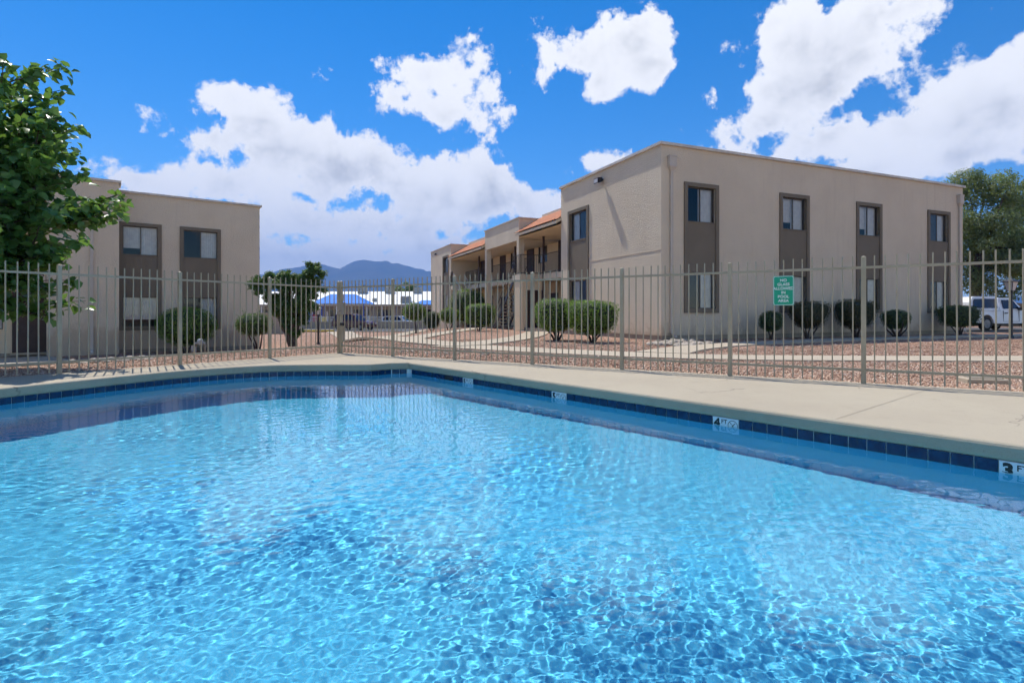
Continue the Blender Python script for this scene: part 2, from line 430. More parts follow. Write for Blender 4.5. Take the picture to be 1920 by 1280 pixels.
def inside(p, poly):
    x, y = p; c = False; j = len(poly) - 1
    for i in range(len(poly)):
        xi, yi = poly[i]; xj, yj = poly[j]
        if (yi > y) != (yj > y) and x < (xj - xi) * (y - yi) / (yj - yi) + xi: c = not c
        j = i
    return c


def offset(poly, d):                                       # moves a closed outline to its left-hand side by d
    n = len(poly); out = []
    for i in range(n):
        a, b, c = Vector(poly[i - 1]), Vector(poly[i]), Vector(poly[(i + 1) % n])
        n1 = Vector((-(b - a).y, (b - a).x)).normalized(); n2 = Vector((-(c - b).y, (c - b).x)).normalized()
        m = (n1 + n2); m = m / max(.35, m.length_squared) * 2 if m.length > 1e-6 else n1
        out.append(tuple(b + m * d))
    return out


def axis_lines(lo, hi, step, far):
    a = list(np.arange(lo, hi + .001, step)); s = step
    while a[-1] < far: s *= 1.35; a.append(a[-1] + s)
    s = step
    while a[0] > -far: s *= 1.35; a.insert(0, a[0] - s)
    return a


OUT_IN = offset(OUT, .25)                                   # outline runs anticlockwise, left-hand side is inside
xs, ys = axis_lines(-30, 32, .5, 9000), axis_lines(-6, 62, .5, 9000)
tv = []; idx = {}
rg = random.Random(2)
for j, y in enumerate(ys):
    for i, x in enumerate(xs):
        near = abs(x) < 30 and -5 < y < 60
        z = ground_z(x, y) + (rg.uniform(-.012, .012) if near else 0)
        if math.hypot(x, y) > 250: z -= (math.hypot(x, y) - 250) * .0008
        tv.append((x, y, z))
nx = len(xs); tf = []
for j in range(len(ys) - 1):
    for i in range(nx - 1):
        q = (j * nx + i, j * nx + i + 1, (j + 1) * nx + i + 1, (j + 1) * nx + i)
        if all(inside(tv[k][:2], OUT_IN) for k in q): continue
        tf.append(q)
ground = link('ground', np_mesh('ground', tv, tf, M['gravel'], True)); tag(ground, 'pinkish brown crushed gravel ground round the pool and buildings', None, None, 'structure')


def strip(name, pts, mat, label, z=.035, thick=.1, w=None):
    """pts: (x, y, width) along the middle; draped on the terrain"""
    P = []
    for i in range(len(pts) - 1):
        a, b = pts[i], pts[i + 1]; n = max(1, int(math.dist(a[:2], b[:2]) / .5))
        for k in range(n): t = k / n; P.append([a[q] + (b[q] - a[q]) * t for q in range(3)])
    P.append(list(pts[-1]))
    for _ in range(3):
        P = [P[0]] + [[(P[i - 1][q] + 2 * P[i][q] + P[i + 1][q]) / 4 for q in range(3)] for i in range(1, len(P) - 1)] + [P[-1]]
    mb = MB(); rings = []
    for i, (x, y, wd) in enumerate(P):
        a, b = P[max(0, i - 1)], P[min(len(P) - 1, i + 1)]; t = Vector((b[0] - a[0], b[1] - a[1])).normalized(); s = Vector((-t.y, t.x)) * wd / 2
        zz = max(ground_z(x + s.x, y + s.y), ground_z(x - s.x, y - s.y)) + z
        rings.append([(x + s.x, y + s.y, zz - thick), (x - s.x, y - s.y, zz - thick), (x - s.x, y - s.y, zz), (x + s.x, y + s.y, zz)])
    mb.loft(rings); o = mb.build(name, mat); return tag(o, label, None, None, 'structure')


BU = Vector((.923, .385)); BV = Vector((-.385, .923)); BC = Vector((5.43, 20.0))
def bl(u, v): p = BC + BU * u + BV * v; return p.x, p.y


strip('path', [(-1.9, 16.6, 1.5), (.7, 14.3, 1.5), (3.2, 12.6, 1.45), (5, 11.95, 1.35), (8, 11.75, 1.3), (11, 11.7, 1.3), (18, 11.6, 1.3), (26, 11.5, 1.3)], M['path'], 'curving pale concrete path across the gravel outside the fence')
strip('path', [(3.6, 13.3, 1.3), (4.6, 14.9, 1.1), (6.2, 16.6, 1.1), (8.5, 18.2, 1.1), bl(6.5, -2.3) + (1.1,), bl(12, -2.3) + (1.1,), bl(19, -2.4) + (1.1,), bl(24, -2.5) + (1.1,)], M['path'], 'concrete path in the shade along the long apartment wall', .045)
strip('path', [(-1.6, 17.0, 1.3), (-.4, 19.3, 1.2), (.5, 22.5, 1.2), (1.0, 25.5, 1.2), (1.4, 29.2, 1.2)], M['path'], 'concrete path running up to the closet under the stair landing', .04)
strip('path', [(-1.2, 16.3, 1.5), (-3.2, 18.9, 1.4), (-5.0, 22.5, 1.4), (-7.6, 29, 1.6), (-10.6, 37, 1.8), (-14.2, 46.5, 2), (-16.5, 52.6, 2.4)], M['path'], 'concrete path leading from the pool gate to the car park', .05)
strip('path', [(-3.9, 20.3, 1.0), (-3.8, 23, .9), (-3.5, 27, .9), (-2.9, 32, .9), (-2.2, 36.5, 1.0)], M['path'], 'narrow concrete path past the clipped courtyard shrubs', .042)
strip('path', [(-6.2, 25.6, 1.0), (-6.6, 29, .9), (-7.1, 34, .9), (-7.9, 42, 1.0), (-7.6, 47, 1.0)], M['path'], 'far narrow concrete path towards the end block', .042)
strip('path', [(-9.6, 11.2, 2.2), (-12.0, 14.6, 2.0), (-16.4, 19.2, 2.0), (-19.6, 21.6, 2.2)], M['path'], 'concrete walk under the mulberry tree leading to the brown door', .045)

# car park behind
mb = MB()
for (x0, x1, y0, y1) in ((-46, 6, 53, 74), (21, 60, 28.2, 37)):
    zz = max(ground_z(x0, y1), ground_z(x0, y0)) + .05
    b = MB().box(x0, x1, y0, y1, zz - .3, zz); o = b.build('car_park', M['asphalt']); tag(o, 'grey asphalt car park surface', None, None, 'structure')

# ------------------------------------------------------------------ pool deck with rounded lip, pool shell, tiles, water
def ring_mesh(loops):
    n = len(loops[0][0]); v = []; f = []
    for pts, z in loops: v += [(x, y, z) for x, y in pts]
    for i in range(len(loops) - 1):
        for j in range(n): k = (j + 1) % n; f.append((i * n + j, i * n + k, (i + 1) * n + k, (i + 1) * n + j))
    return v, f


def densify(poly, d):
    out = []
    for i, p in enumerate(poly):
        q = poly[(i + 1) % len(poly)]; n = max(1, round(math.dist(p, q) / d))
        for k in range(n): out.append((p[0] + (q[0] - p[0]) * k / n, p[1] + (q[1] - p[1]) * k / n))
    return out


PD = densify(POOL, .25)
wob = random.Random(5)
PD = [(x + wob.uniform(-.004, .004), y + wob.uniform(-.004, .004)) for x, y in PD]
def po(d): return offset(PD, -d)                            # outline runs anticlockwise: minus is away from the water


bm = bmesh.new()
def loop(pts, z): return [bm.verts.new((x, y, z)) for x, y in pts]
def loop_edges(vs): return [bm.edges.new((vs[i], vs[(i + 1) % len(vs)])) for i in range(len(vs))]
inner = loop(po(.035), 0); outer = loop(densify(OUT, 1.0), 0)
bmesh.ops.triangle_fill(bm, use_beauty=True, edges=loop_edges(inner) + loop_edges(outer))
prev = inner
for d, z in ((.018, -.004), (.006, -.014), (0, -.032), (.0, -.1), (.006, -.122), (.02, -.132), (.075, -.132)):
    cur = loop(po(d), z)
    for i in range(len(cur)): k = (i + 1) % len(cur); bm.faces.new((prev[i], prev[k], cur[k], cur[i]))
    prev = cur
low = loop(densify(OUT, 1.0), -.16)
for i in range(len(low)): k = (i + 1) % len(low); bm.faces.new((outer[i], outer[k], low[k], low[i]))
bmesh.ops.recalc_face_normals(bm, faces=bm.faces)
me = bpy.data.meshes.new('pool_deck'); bm.to_mesh(me); bm.free(); me.materials.append(M['deck'])
deck = link('pool_deck', me); tag(deck, 'pale textured concrete pool deck with a rounded lip', None, None, 'structure')

JO = []
for q in (1.25, 4.05, 6.7):                                 # from the lip straight out to the fence line
    e_ = Vector((-.645, .764)); p_ = Vector((3.69, 3.97)) + e_ * q; o_ = Vector((.764, .645)); nf = Vector((.5418, .8404))
    a_ = p_ + o_ * .05; b_ = p_ + o_ * ((K - p_).dot(nf) / o_.dot(nf) + .08); JO.append((a_.x, a_.y, b_.x, b_.y))
for (ax, ay, bx, by) in JO + [(-5.02, 9.85, -6.25, 10.3), (-6.42, 7.55, -7.75, 8.0)]:
    t_ = Vector((bx - ax, by - ay)).normalized(); n_ = Vector((-t_.y, t_.x)) * .0028; m = MB()
    m.add([(ax + n_.x, ay + n_.y, .003), (ax - n_.x, ay - n_.y, .003), (bx - n_.x, by - n_.y, .003), (bx + n_.x, by + n_.y, .003)], [(0, 1, 2, 3)]); m.build('expansion_joint', M['foundation'], deck)


def floor_depth(x, y):                                     # three feet by the 3 FT marker, sloping to six at the far end
    t = (x * -.645 + (y - 4) * .764)
    return -.21 - (1.0 + .9 * sstep(-1, 7.5, t))


bm = bmesh.new()
w0 = loop(po(.03), -.13); prev = w0
wl = po(.03)
for a in (.33, .66, 1.0):
    cur = [bm.verts.new((x, y, -.13 + (floor_depth(x, y) + .13) * a)) for x, y in (wl if a < 1 else po(.0))]
    for i in range(len(cur)): k = (i + 1) % len(cur); bm.faces.new((prev[i], prev[k], cur[k], cur[i]))
    prev = cur
cen = bm.verts.new((-.8, 5, floor_depth(-.8, 5)))
mid = []
for i, v in enumerate(prev):
    p = Vector((-.8, 5)).lerp(Vector(v.co[:2]), .5); mid.append(bm.verts.new((p.x, p.y, floor_depth(p.x, p.y))))
for i in range(len(prev)):
    k = (i + 1) % len(prev); bm.faces.new((prev[i], prev[k], mid[k], mid[i])); bm.faces.new((mid[i], mid[k], cen))
bmesh.ops.recalc_face_normals(bm, faces=bm.faces)
me = bpy.data.meshes.new('pool_shell'); bm.to_mesh(me); bm.free(); me.materials.append(M['plaster'])
shell = link('pool_shell', me); tag(shell, 'blue plastered swimming pool basin with a band of navy tiles', None, None, 'structure')
shell.cycles.is_caustics_receiver = True

# band behind the tiles (grout) and the tiles, one object each
gv, gf = ring_mesh([(po(.026), -.131), (po(.026), -.29)])
go_ = MB().add(gv, gf).build('grout_band', M['grout'], shell); go_.cycles.is_caustics_receiver = True
PIT = .1436
tile_me = MB().cbox(-PIT / 2 + .0045, PIT / 2 - .0045, -.006, .006, -.147, 0, .002).mesh('tile', M['tile'])
A0 = Vector((3.69, 3.97)); E0 = (Vector((-2.02, 10.73)) - A0).normalized(); NIN = Vector((-E0.y, E0.x))   # along the straight side / into the pool
A0 = A0 - NIN * .018
RZ = math.atan2(-E0.y, -E0.x)
S0 = .135
skip = {-2, -1, 14, 15, 31, 32, 46, 47, 50, 51}
def tile_at(p, rz):
    o = link('tile', tile_me, shell, (p[0], p[1], -.134), rz); return o


for k in range(-26, 60):
    s = S0 + (k + .5) * PIT
    if s > 8.78: break
    if k not in skip: tile_at(A0 + E0 * s, RZ)
# round the free-form side
path = [Vector(p) for p in offset(densify(POOL, .03), -.018)]
i0 = min(range(len(path)), key=lambda i: (path[i] - Vector((-2.05, 10.73))).length)
pos = path[i0]; acc = 0; cnt = 0; last = path[i0]; i = i0; target = PIT * .5
while cnt < 92:
    i += 1
    if i >= len(path): break
    seg = (path[i] - last).length
    while acc + seg >= target and cnt < 92:
        t = (target - acc) / seg; p = last.lerp(path[i], t); dv = path[i] - last
        tile_at(p, math.atan2(dv.y, dv.x) + math.pi); cnt += 1; target += PIT
    acc += seg; last = path[i]


def text_mesh(name, txt, size, mat, bold=0., spacing=1.0, align='CENTER'):
    cu = bpy.data.curves.new(name, 'FONT'); cu.body = txt; cu.size = size; cu.align_x = align; cu.align_y = 'CENTER'; cu.offset = bold; cu.space_character = spacing
    cu.extrude = .0006
    o = bpy.data.objects.new(name, cu); col.objects.link(o)
    bpy.context.view_layer.update()
    me = bpy.data.meshes.new_from_object(o.evaluated_get(bpy.context.evaluated_depsgraph_get()))
    bpy.data.objects.remove(o); me.materials.clear(); me.materials.append(mat); me.name = name
    return me


def wall_frame(s, zc):                                      # placement on the straight pool wall, facing the water
    p = A0 + E0 * s + NIN * .0085
    m = Matrix(((-E0.x, 0, NIN.x, p.x), (-E0.y, 0, NIN.y, p.y), (0, 1, 0, zc), (0, 0, 0, 1)))
    return m


for (k, ch, label) in ((-2, '3', 'white depth marker tile reading 3 FT'), (14, '4', 'white depth marker tile reading 4 FT with no diving symbol'), (31, '5', 'white depth marker tile reading 5 FT with no diving symbol'), (46, '5', 'white depth marker reading 5 FT beside the skimmer mouth')):
    c = S0 + (k + 1) * PIT
    mk = MB().cbox(-PIT + .002, PIT - .002, -.0735, .0735, -.014, 0, .002).build('depth_marker', M['marker_white'], shell)
    mk.matrix_local = wall_frame(c, -.208); mk['label'] = label
    d = link('lettering', text_mesh('lettering', ch, .125, M['marker_black'], .007), mk, (-.092, .008, .001))
    link('lettering', text_mesh('lettering', 'FT', .062, M['marker_black'], .001), mk, (-.012, .032, .001))
    sy = MB(); rr = .048; nn = 28
    for q in range(nn):
        a, b = 6.2832 * q / nn, 6.2832 * (q + 1) / nn
        sy.add([(rr * math.cos(a), rr * math.sin(a), 0), (rr * math.cos(b), rr * math.sin(b), 0), ((rr + .006) * math.cos(b), (rr + .006) * math.sin(b), 0), ((rr + .006) * math.cos(a), (rr + .006) * math.sin(a), 0)], [(0, 1, 2, 3)])
    for (ax, ay, bx, by, w) in ((-.034, .034, .034, -.034, .005), (.026, .028, -.012, -.014, .007), (-.03, -.02, .03, -.02, .004)):
        t = Vector((bx - ax, by - ay)).normalized(); s_ = Vector((-t.y, t.x)) * w / 2
        sy.add([(ax + s_.x, ay + s_.y, 0), (ax - s_.x, ay - s_.y, 0), (bx - s_.x, by - s_.y, 0), (bx + s_.x, by + s_.y, 0)], [(0, 1, 2, 3)])
    if ch != '3': sy.build('no_diving_symbol', M['marker_black'], mk, loc=(.082, .004, .0018))
# skimmer mouth
skm = MB(); skm.box(-PIT + .004, PIT - .004, -.075, .07, -.03, -.008)
so_ = skm.build('skimmer_opening', M['skimmer_dark'], shell); so_.matrix_local = wall_frame(S0 + 51 * PIT, -.208)
fr_ = MB(); fr_.box(-PIT, PIT, .066, .074, -.03, .001); fr_.box(-PIT, -PIT + .01, -.075, .066, -.03, .001); fr_.box(PIT - .01, PIT, -.075, .066, -.03, .001)
fo_ = fr_.build('skimmer_frame', M['tile'], shell); fo_.matrix_local = wall_frame(S0 + 51 * PIT, -.208)

# water: rippled sheet, finer close to the viewer's end of the pool
rng = np.random.default_rng(3)
waves = []
for i in range(130):
    small = i < 95
    lam = 10 ** (rng.uniform(math.log10(.02), math.log10(.058)) if small else rng.uniform(math.log10(.058), math.log10(.19))); th = rng.normal(1.95, .62 if not small else .95)
    waves.append((2 * math.pi / lam * math.cos(th), 2 * math.pi / lam * math.sin(th), rng.uniform(0, 6.28), (.000024 if small else .000031) * (lam / .05) ** 1.1, lam))


def edge_dist(X, Y):                                       # metres to the nearest pool side
    d = np.full(X.shape, 9.)
    for i in range(len(POOL)):
        (ax, ay), (bx, by) = POOL[i], POOL[(i + 1) % len(POOL)]; L2 = (bx - ax) ** 2 + (by - ay) ** 2
        if L2 < 1e-9: continue
        t = np.clip(((X - ax) * (bx - ax) + (Y - ay) * (by - ay)) / L2, 0, 1); d = np.minimum(d, np.hypot(X - ax - t * (bx - ax), Y - ay - t * (by - ay)))
    return d


def patchy(X, Y):                                          # breeze: calmer and livelier patches, sheltered below the coping
    p = np.zeros_like(X); r2 = np.random.default_rng(8)
    for i in range(9):
        lam = r2.uniform(1.6, 5.5); th = r2.uniform(0, 6.28); p += np.sin(2 * np.pi / lam * (X * np.cos(th) + Y * np.sin(th)) + r2.uniform(0, 6.28))
    e = np.clip(edge_dist(X, Y) / 1.5, 0, 1)
    return np.clip(.95 + p * .14, .5, 1.35) * (.3 + .7 * e * e * (3 - 2 * e))


def rows():
    y = .72; out = []
    while y < 10.95: out.append(y); y += .0056 + .0030 * max(0, y - 1.7)
    return np.array(out)


def columns():
    x = 0.; out = [0.]
    while x < 7: x += .0068 + .0052 * max(0, x - 1.7); out.append(x)
    return np.array([-q for q in out[:0:-1]] + out)


yv = rows(); xv = columns(); xv = xv[(xv > -7) & (xv < 6.5)]
X, Y = np.meshgrid(xv, yv)
stp = np.maximum(np.gradient(xv)[None, :], np.gradient(yv)[:, None])
Z = np.zeros_like(X)
for kx, ky, ph, am_, lam in waves: Z += am_ * np.clip((lam / stp - 2.4) / 2, 0, 1) * np.sin(kx * X + ky * Y + ph)
Z = Z * patchy(X, Y)
print('water', X.size, 'slope', np.std(np.diff(Z[:200], axis=1) / np.diff(xv)[None]))
Z -= .21
V = np.stack([X, Y, Z], -1).reshape(-1, 3); ix = np.arange(X.size).reshape(X.shape)
wpoly = np.array(offset(POOL, -.022))
def np_inside(px, py, poly):
    c = np.zeros(px.shape, bool); j = len(poly) - 1
    for i in range(len(poly)):
        xi, yi = poly[i]; xj, yj = poly[j]
        if yi != yj: c ^= ((yi > py) != (yj > py)) & (px < (xj - xi) * (py - yi) / (yj - yi) + xi)
        j = i
    return c


ok = np_inside(V[:, 0], V[:, 1], wpoly).reshape(X.shape)
q = ok[:-1, :-1] | ok[:-1, 1:] | ok[1:, 1:] | ok[1:, :-1]
Fq = np.stack([ix[:-1, :-1], ix[:-1, 1:], ix[1:, 1:], ix[1:, :-1]], -1)[q]
used = np.unique(Fq); remap = np.zeros(X.size, np.int32); remap[used] = np.arange(len(used))
water = link('water', np_mesh('water', V[used], remap[Fq], M['water'], True)); tag(water, 'clear rippled blue pool water', None, None, 'structure')
water.cycles.is_caustics_caster = True

# ------------------------------------------------------------------ pool fences
post_me = MB().cbox(-.03, .03, -.03, .03, 0, 1.74, .005)
post_me.lathe([(.02, 1.735), (.028, 1.745), (.0, 1.757)], 4); post_me = post_me.mesh('post', M['fence'])
pick_me = MB().box(-.008, .008, -.008, .008, .025, 1.735).mesh('picket', M['fence'])


def fence(label, origin, direction, posts, name='pool_fence', gaps=14, gate_at=None):
    rz = math.atan2(direction.y, direction.x)
    f = empty(name, (origin.x, origin.y, 0), rz, label, 'fence')
    rr = random.Random(len(posts))
    for x in posts: link('post', post_me, f, (x, 0, -.02))
    for a, b in zip(posts[:-1], posts[1:]):
        for z in (.17, 1.56):
            MB().box(a + .03, b - .03, -.016, .016, z, z + .034).build('rail', M['fence'], f)
        for k in range(1, gaps):
            o = link('picket', pick_me, f, (a + (b - a) * k / gaps, 0, rr.uniform(-.006, .004)))
            o.rotation_euler = (rr.uniform(-.004, .004), rr.uniform(-.004, .004), 0)
    return f


KR = K + FR * .1
fence('olive tan steel picket fence with the green sign hanging on it', KR, FR, [0, 1.71, 3.47, 5.33, 7.1, 8.84, 10.56, 12.3, 14.02])
fence('olive tan steel picket fence running beneath the mulberry tree', K, FL, [0, 1.81, 3.63, 5.44, 7.25, 9.06])
# gate hardware by the corner posts
gl = empty('gate_lock', (K.x + .06, K.y - .03, 0), math.atan2(FR.y, FR.x), 'tan steel lock boxes and mesh guard on the gate post', 'lock')
MB().cbox(-.06, .14, -.05, .05, .93, 1.22, .01).build('keypad_box', M['tan_block'], gl)
MB().cbox(-.02, .12, -.04, .04, .28, .66, .01).build('lower_guard', M['fence'], gl)
MB().cbox(.02, .13, -.045, .045, .67, .73, .006).build('closer_bracket', M['black'], gl)
MB().tube([(.02, -.05, 1.02), (.02, -.11, 1.02), (.12, -.11, 1.02)], .011, 8).build('lever_handle', M['chrome'], gl)
MB().box(.0, .08, -.03, .03, 1.25, 1.42).build('strike_plate', M['fence'], gl)

# green sign
sp_ = KR + FR * 9.58 - Vector((.5418, .8404)) * .022
sg = empty('pool_sign', (sp_.x, sp_.y, 1.285), math.atan2(FR.y, FR.x), 'green sign with white lettering fixed to the pool fence', 'sign')
bp = MB(); w_, h_, r_ = .138, .215, .02
outl = [(sx * (w_ - r_) + r_ * math.cos(a), sy * (h_ - r_) + r_ * math.sin(a)) for sx, sy, a0 in ((1, 1, 0), (-1, 1, 90), (-1, -1, 180), (1, -1, 270)) for a in (R(a0), R(a0 + 30), R(a0 + 60), R(a0 + 90))]
bp.loft([[(x, 0, z) for x, z in outl], [(x, -.003, z) for x, z in outl]]); bp.build('sign_plate', M['sign_green'], sg)
def inset(o, d): return [(x * (1 - d / w_), z * (1 - d / h_)) for x, z in o]
bo = MB(); o1, o2 = inset(outl, .006), inset(outl, .013); n_ = len(o1)
bo.add([(x, -.0042, z) for x, z in o1 + o2], [(i, (i + 1) % n_, n_ + (i + 1) % n_, n_ + i) for i in range(n_)]); bo.build('sign_border', M['sign_white'], sg)
for i, tx in enumerate(('NO', 'GLASS', 'ALLOWED', 'IN', 'POOL', 'AREA')):
    o = link('lettering', text_mesh('lettering', tx, .056, M['sign_white'], .0016, 1.02), sg, (0, -.0048, .148 - i * .0592)); o.rotation_euler = (R(90), 0, 0)

# ------------------------------------------------------------------ building kit
def P3(axis, c, a, z, o=0):                                 # a along the face, c the plane, o outwards is minus
    return (a, c + o, z) if axis == 'y' else (c + o, a, z)


def face_box(mb, axis, c, a0, a1, z0, z1, o0, o1):
    if axis == 'y': mb.box(a0, a1, c + o0, c + o1, z0, z1)
    else: mb.box(c + o0, c + o1, a0, a1, z0, z1)


def wall_face(mb, axis, c, a0, a1, z0, z1, holes=(), depth=.14):
    """one wall face with real openings and reveals; inside lies on the plus side of the axis"""
    A = sorted({a0, a1, *[h[0] for h in holes], *[h[1] for h in holes]}); Zs = sorted({z0, z1, *[h[2] for h in holes], *[h[3] for h in holes]})
    for i in range(len(A) - 1):
        for j in range(len(Zs) - 1):
            am, zm = (A[i] + A[i + 1]) / 2, (Zs[j] + Zs[j + 1]) / 2
            if any(h[0] < am < h[1] and h[2] < zm < h[3] for h in holes): continue
            mb.add([P3(axis, c, A[i], Zs[j]), P3(axis, c, A[i + 1], Zs[j]), P3(axis, c, A[i + 1], Zs[j + 1]), P3(axis, c, A[i], Zs[j + 1])], [(0, 1, 2, 3)])
    for h in holes:
        q = [P3(axis, c, a, z) for a, z in ((h[0], h[2]), (h[1], h[2]), (h[1], h[3]), (h[0], h[3]))]
        w = [P3(axis, c, a, z, depth) for a, z in ((h[0], h[2]), (h[1], h[2]), (h[1], h[3]), (h[0], h[3]))]
        mb.add(q + w, [(i, (i + 1) % 4, 4 + (i + 1) % 4, 4 + i) for i in range(4)])


def window(parent, axis, c, a0, a1, z0, z1, left='dark', right='curtain', frame='alu', seed=0, rev=.07):
    """sliding window set back in its opening: frame, two panes, what hangs behind them"""
    f = MB(); t = .035; F_ = lambda *k: face_box(f, axis, c, *k)
    am = (a0 + a1) / 2 + .01
    F_(a0, a0 + t, z0, z1, rev, rev + .06); F_(a1 - t, a1, z0, z1, rev, rev + .06); F_(a0 + t, a1 - t, z0, z0 + t, rev, rev + .06); F_(a0 + t, a1 - t, z1 - t, z1, rev, rev + .06)
    F_(am - .022, am + .022, z0 + t, z1 - t, rev + .01, rev + .05)
    w = f.build('window', M[frame], parent)
    for (x0, x1, dz) in ((a0 + t, am - .022, .022), (am + .022, a1 - t, .036)):
        g = MB(); q4 = [P3(axis, c, x0, z0 + t, rev + dz), P3(axis, c, x1, z0 + t, rev + dz), P3(axis, c, x1, z1 - t, rev + dz), P3(axis, c, x0, z1 - t, rev + dz)]
        link('pane', np_mesh('pane', q4 if axis == 'y' else q4[::-1], [(0, 1, 2, 3)], M['glass']), w)   # normal faces out of the building
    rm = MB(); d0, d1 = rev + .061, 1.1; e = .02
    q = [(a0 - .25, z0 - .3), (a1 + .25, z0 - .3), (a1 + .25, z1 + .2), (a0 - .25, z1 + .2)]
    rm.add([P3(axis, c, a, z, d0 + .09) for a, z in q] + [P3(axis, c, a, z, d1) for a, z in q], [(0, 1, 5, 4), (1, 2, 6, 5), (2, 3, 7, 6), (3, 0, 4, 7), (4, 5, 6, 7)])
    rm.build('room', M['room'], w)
    rr = random.Random(seed)
    for side, x0, x1 in ((left, a0 + .01, am), (right, am, a1 - .01)):
        if side == 'dark': continue
        if side == 'screen':
            face = MB(); face.add([P3(axis, c, x0 + .02, z0 + t, rev + .055), P3(axis, c, x1, z0 + t, rev + .055), P3(axis, c, x1, z1 - t, rev + .055), P3(axis, c, x0 + .02, z1 - t, rev + .055)], [(0, 1, 2, 3)])
            face.build('insect_screen', M['screen'], w); continue
        zb = z0 + (0 if side == 'curtain' else (z1 - z0) * (.24 if side == 'half' else .82))
        n = 26; v = []
        for i in range(n + 1):
            a = x0 + (x1 - x0) * i / n; o = rev + .13 + .018 * math.sin(i * 2.1 + rr.uniform(0, .5)) + .006 * rr.uniform(-1, 1)
            v += [P3(axis, c, a, zb, o), P3(axis, c, a, z1, o)]
        cu = MB(); cu.add(v, [(2 * i, 2 * i + 2, 2 * i + 3, 2 * i + 1) for i in range(n)]); cu.build('curtain', M['curtain'], w, smooth=True)
    return w


def window_bay(parent, axis, c, a0, a1, styles, seed=0, z=(.98, 1.15, 2.5, 4.36, 5.67, 5.84), glass=None):
    """taupe surround running over two storeys, with an upper and a lower window; returns the wall openings"""
    b = .15
    s = MB()
    for k in ((a0, a0 + b, z[0] + .16, z[5] - .15), (a1 - b, a1, z[0] + .16, z[5] - .15), (a0, a1, z[5] - .15, z[5]), (a0, a1, z[0], z[0] + .16)):
        face_box(s, axis, c, *k, -.055, .06)
    s.build('window_surround', M['taupe'], parent)
    sp = MB(); face_box(sp, axis, c, a0 + b, a1 - b, z[2], z[3], -.006, .05); sp.build('spandrel', M['taupe'], parent)
    st = MB(); face_box(st, axis, c, a0 + b, a1 - b, z[3] - .0, z[3] + .03, -.03, .07); st.build('window_sill', M['taupe'], parent)
    g0, g1 = a0 + b, a1 - b
    window(parent, axis, c, g0, g1, z[3] + .03, z[5] - .15, *styles[0], seed=seed); window(parent, axis, c, g0, g1, z[0] + .16, z[2], *styles[1], seed=seed + 1)
    return [(g0, g1, z[3] + .03, z[5] - .15), (g0, g1, z[0] + .16, z[2])]


def downspout(parent, axis, c, a, z0, z1, head=True):
    m = MB()
    if head:
        r = [[P3(axis, c, a + s * w, z, o) for s, o in ((-1, 0), (1, 0), (1, -d), (-1, -d))] for w, d, z in ((.06, .09, z1 - .55), (.15, .16, z1 - .4), (.15, .16, z1 - .05), (.165, .175, z1 - .05), (.165, .175, z1))]
        m.loft(r)
    face_box(m, axis, c, a - .055, a + .055, z0 + .18, z1 - .5, -.085, -.004)
    r = [[P3(axis, c, a + s * .055, zz, o) for s, zz, o in q] for q in ([(-1, z0 + .2, -.085), (1, z0 + .2, -.085), (1, z0 + .2, -.005), (-1, z0 + .2, -.005)], [(-1, z0 + .03, -.3), (1, z0 + .03, -.3), (1, z0 + .1, -.3), (-1, z0 + .1, -.3)])]
    m.loft(r); m.build('downspout', M['downspout'], parent)


def tiled_roof(parent, u0, z0, u1, z1, v0, v1, name='tile_roof'):
    """barrel tile slope: half round rows running up the slope, stepped in courses; eave at u0"""
    n = max(8, int((v1 - v0) / .035)); courses = 9; V = []; F = []
    L = math.hypot(u1 - u0, z1 - z0)
    for j in range(courses * 2):
        t = (j // 2 + (j % 2)) / courses; lift = .035 if j % 2 == 0 else .005
        for i in range(n + 1):
            v = v0 + (v1 - v0) * i / n; h = .05 * abs(math.sin(math.pi * (v - v0) / .21)) ** .7 + lift
            V.append((u0 + (u1 - u0) * t, v, z0 + (z1 - z0) * t + h))
    for j in range(courses * 2 - 1):
        for i in range(n): a = j * (n + 1) + i; F.append((a, a + 1, a + n + 2, a + n + 1))
    o = link(name, np_mesh(name, V, F, M['roof_tile']), parent)
    b = MB(); b.prism_y([(u0 + .03, z0 - .02), (u1, z1 - .02), (u1, z1 - .16), (u0 + .03, z0 - .16)], v0, v1); b.build('eave_board', M['stucco_warm_bounce'], parent)
    return o


def railing(parent, pts, z0, h=1.12, name='railing', step=.125):
    m = MB()
    for (a, b) in zip(pts[:-1], pts[1:]):
        a, b = Vector(a), Vector(b); L = (b - a).length; t = (b - a) / L; z_a = z0 if len(a) == 2 else 0
        nn = max(1, round(L / step))
        for z in (z0 + .08, z0 + h): m.tube([(a.x, a.y, z), (b.x, b.y, z)], .02, 4)
        for k in range(nn + 1):
            p = a + t * L * k / nn; m.tube([(p.x, p.y, z0 if k in (0, nn) else z0 + .08), (p.x, p.y, z0 + h)], .022 if k in (0, nn) else .009, 4)
    return m.build(name, M['dark_iron'], parent)


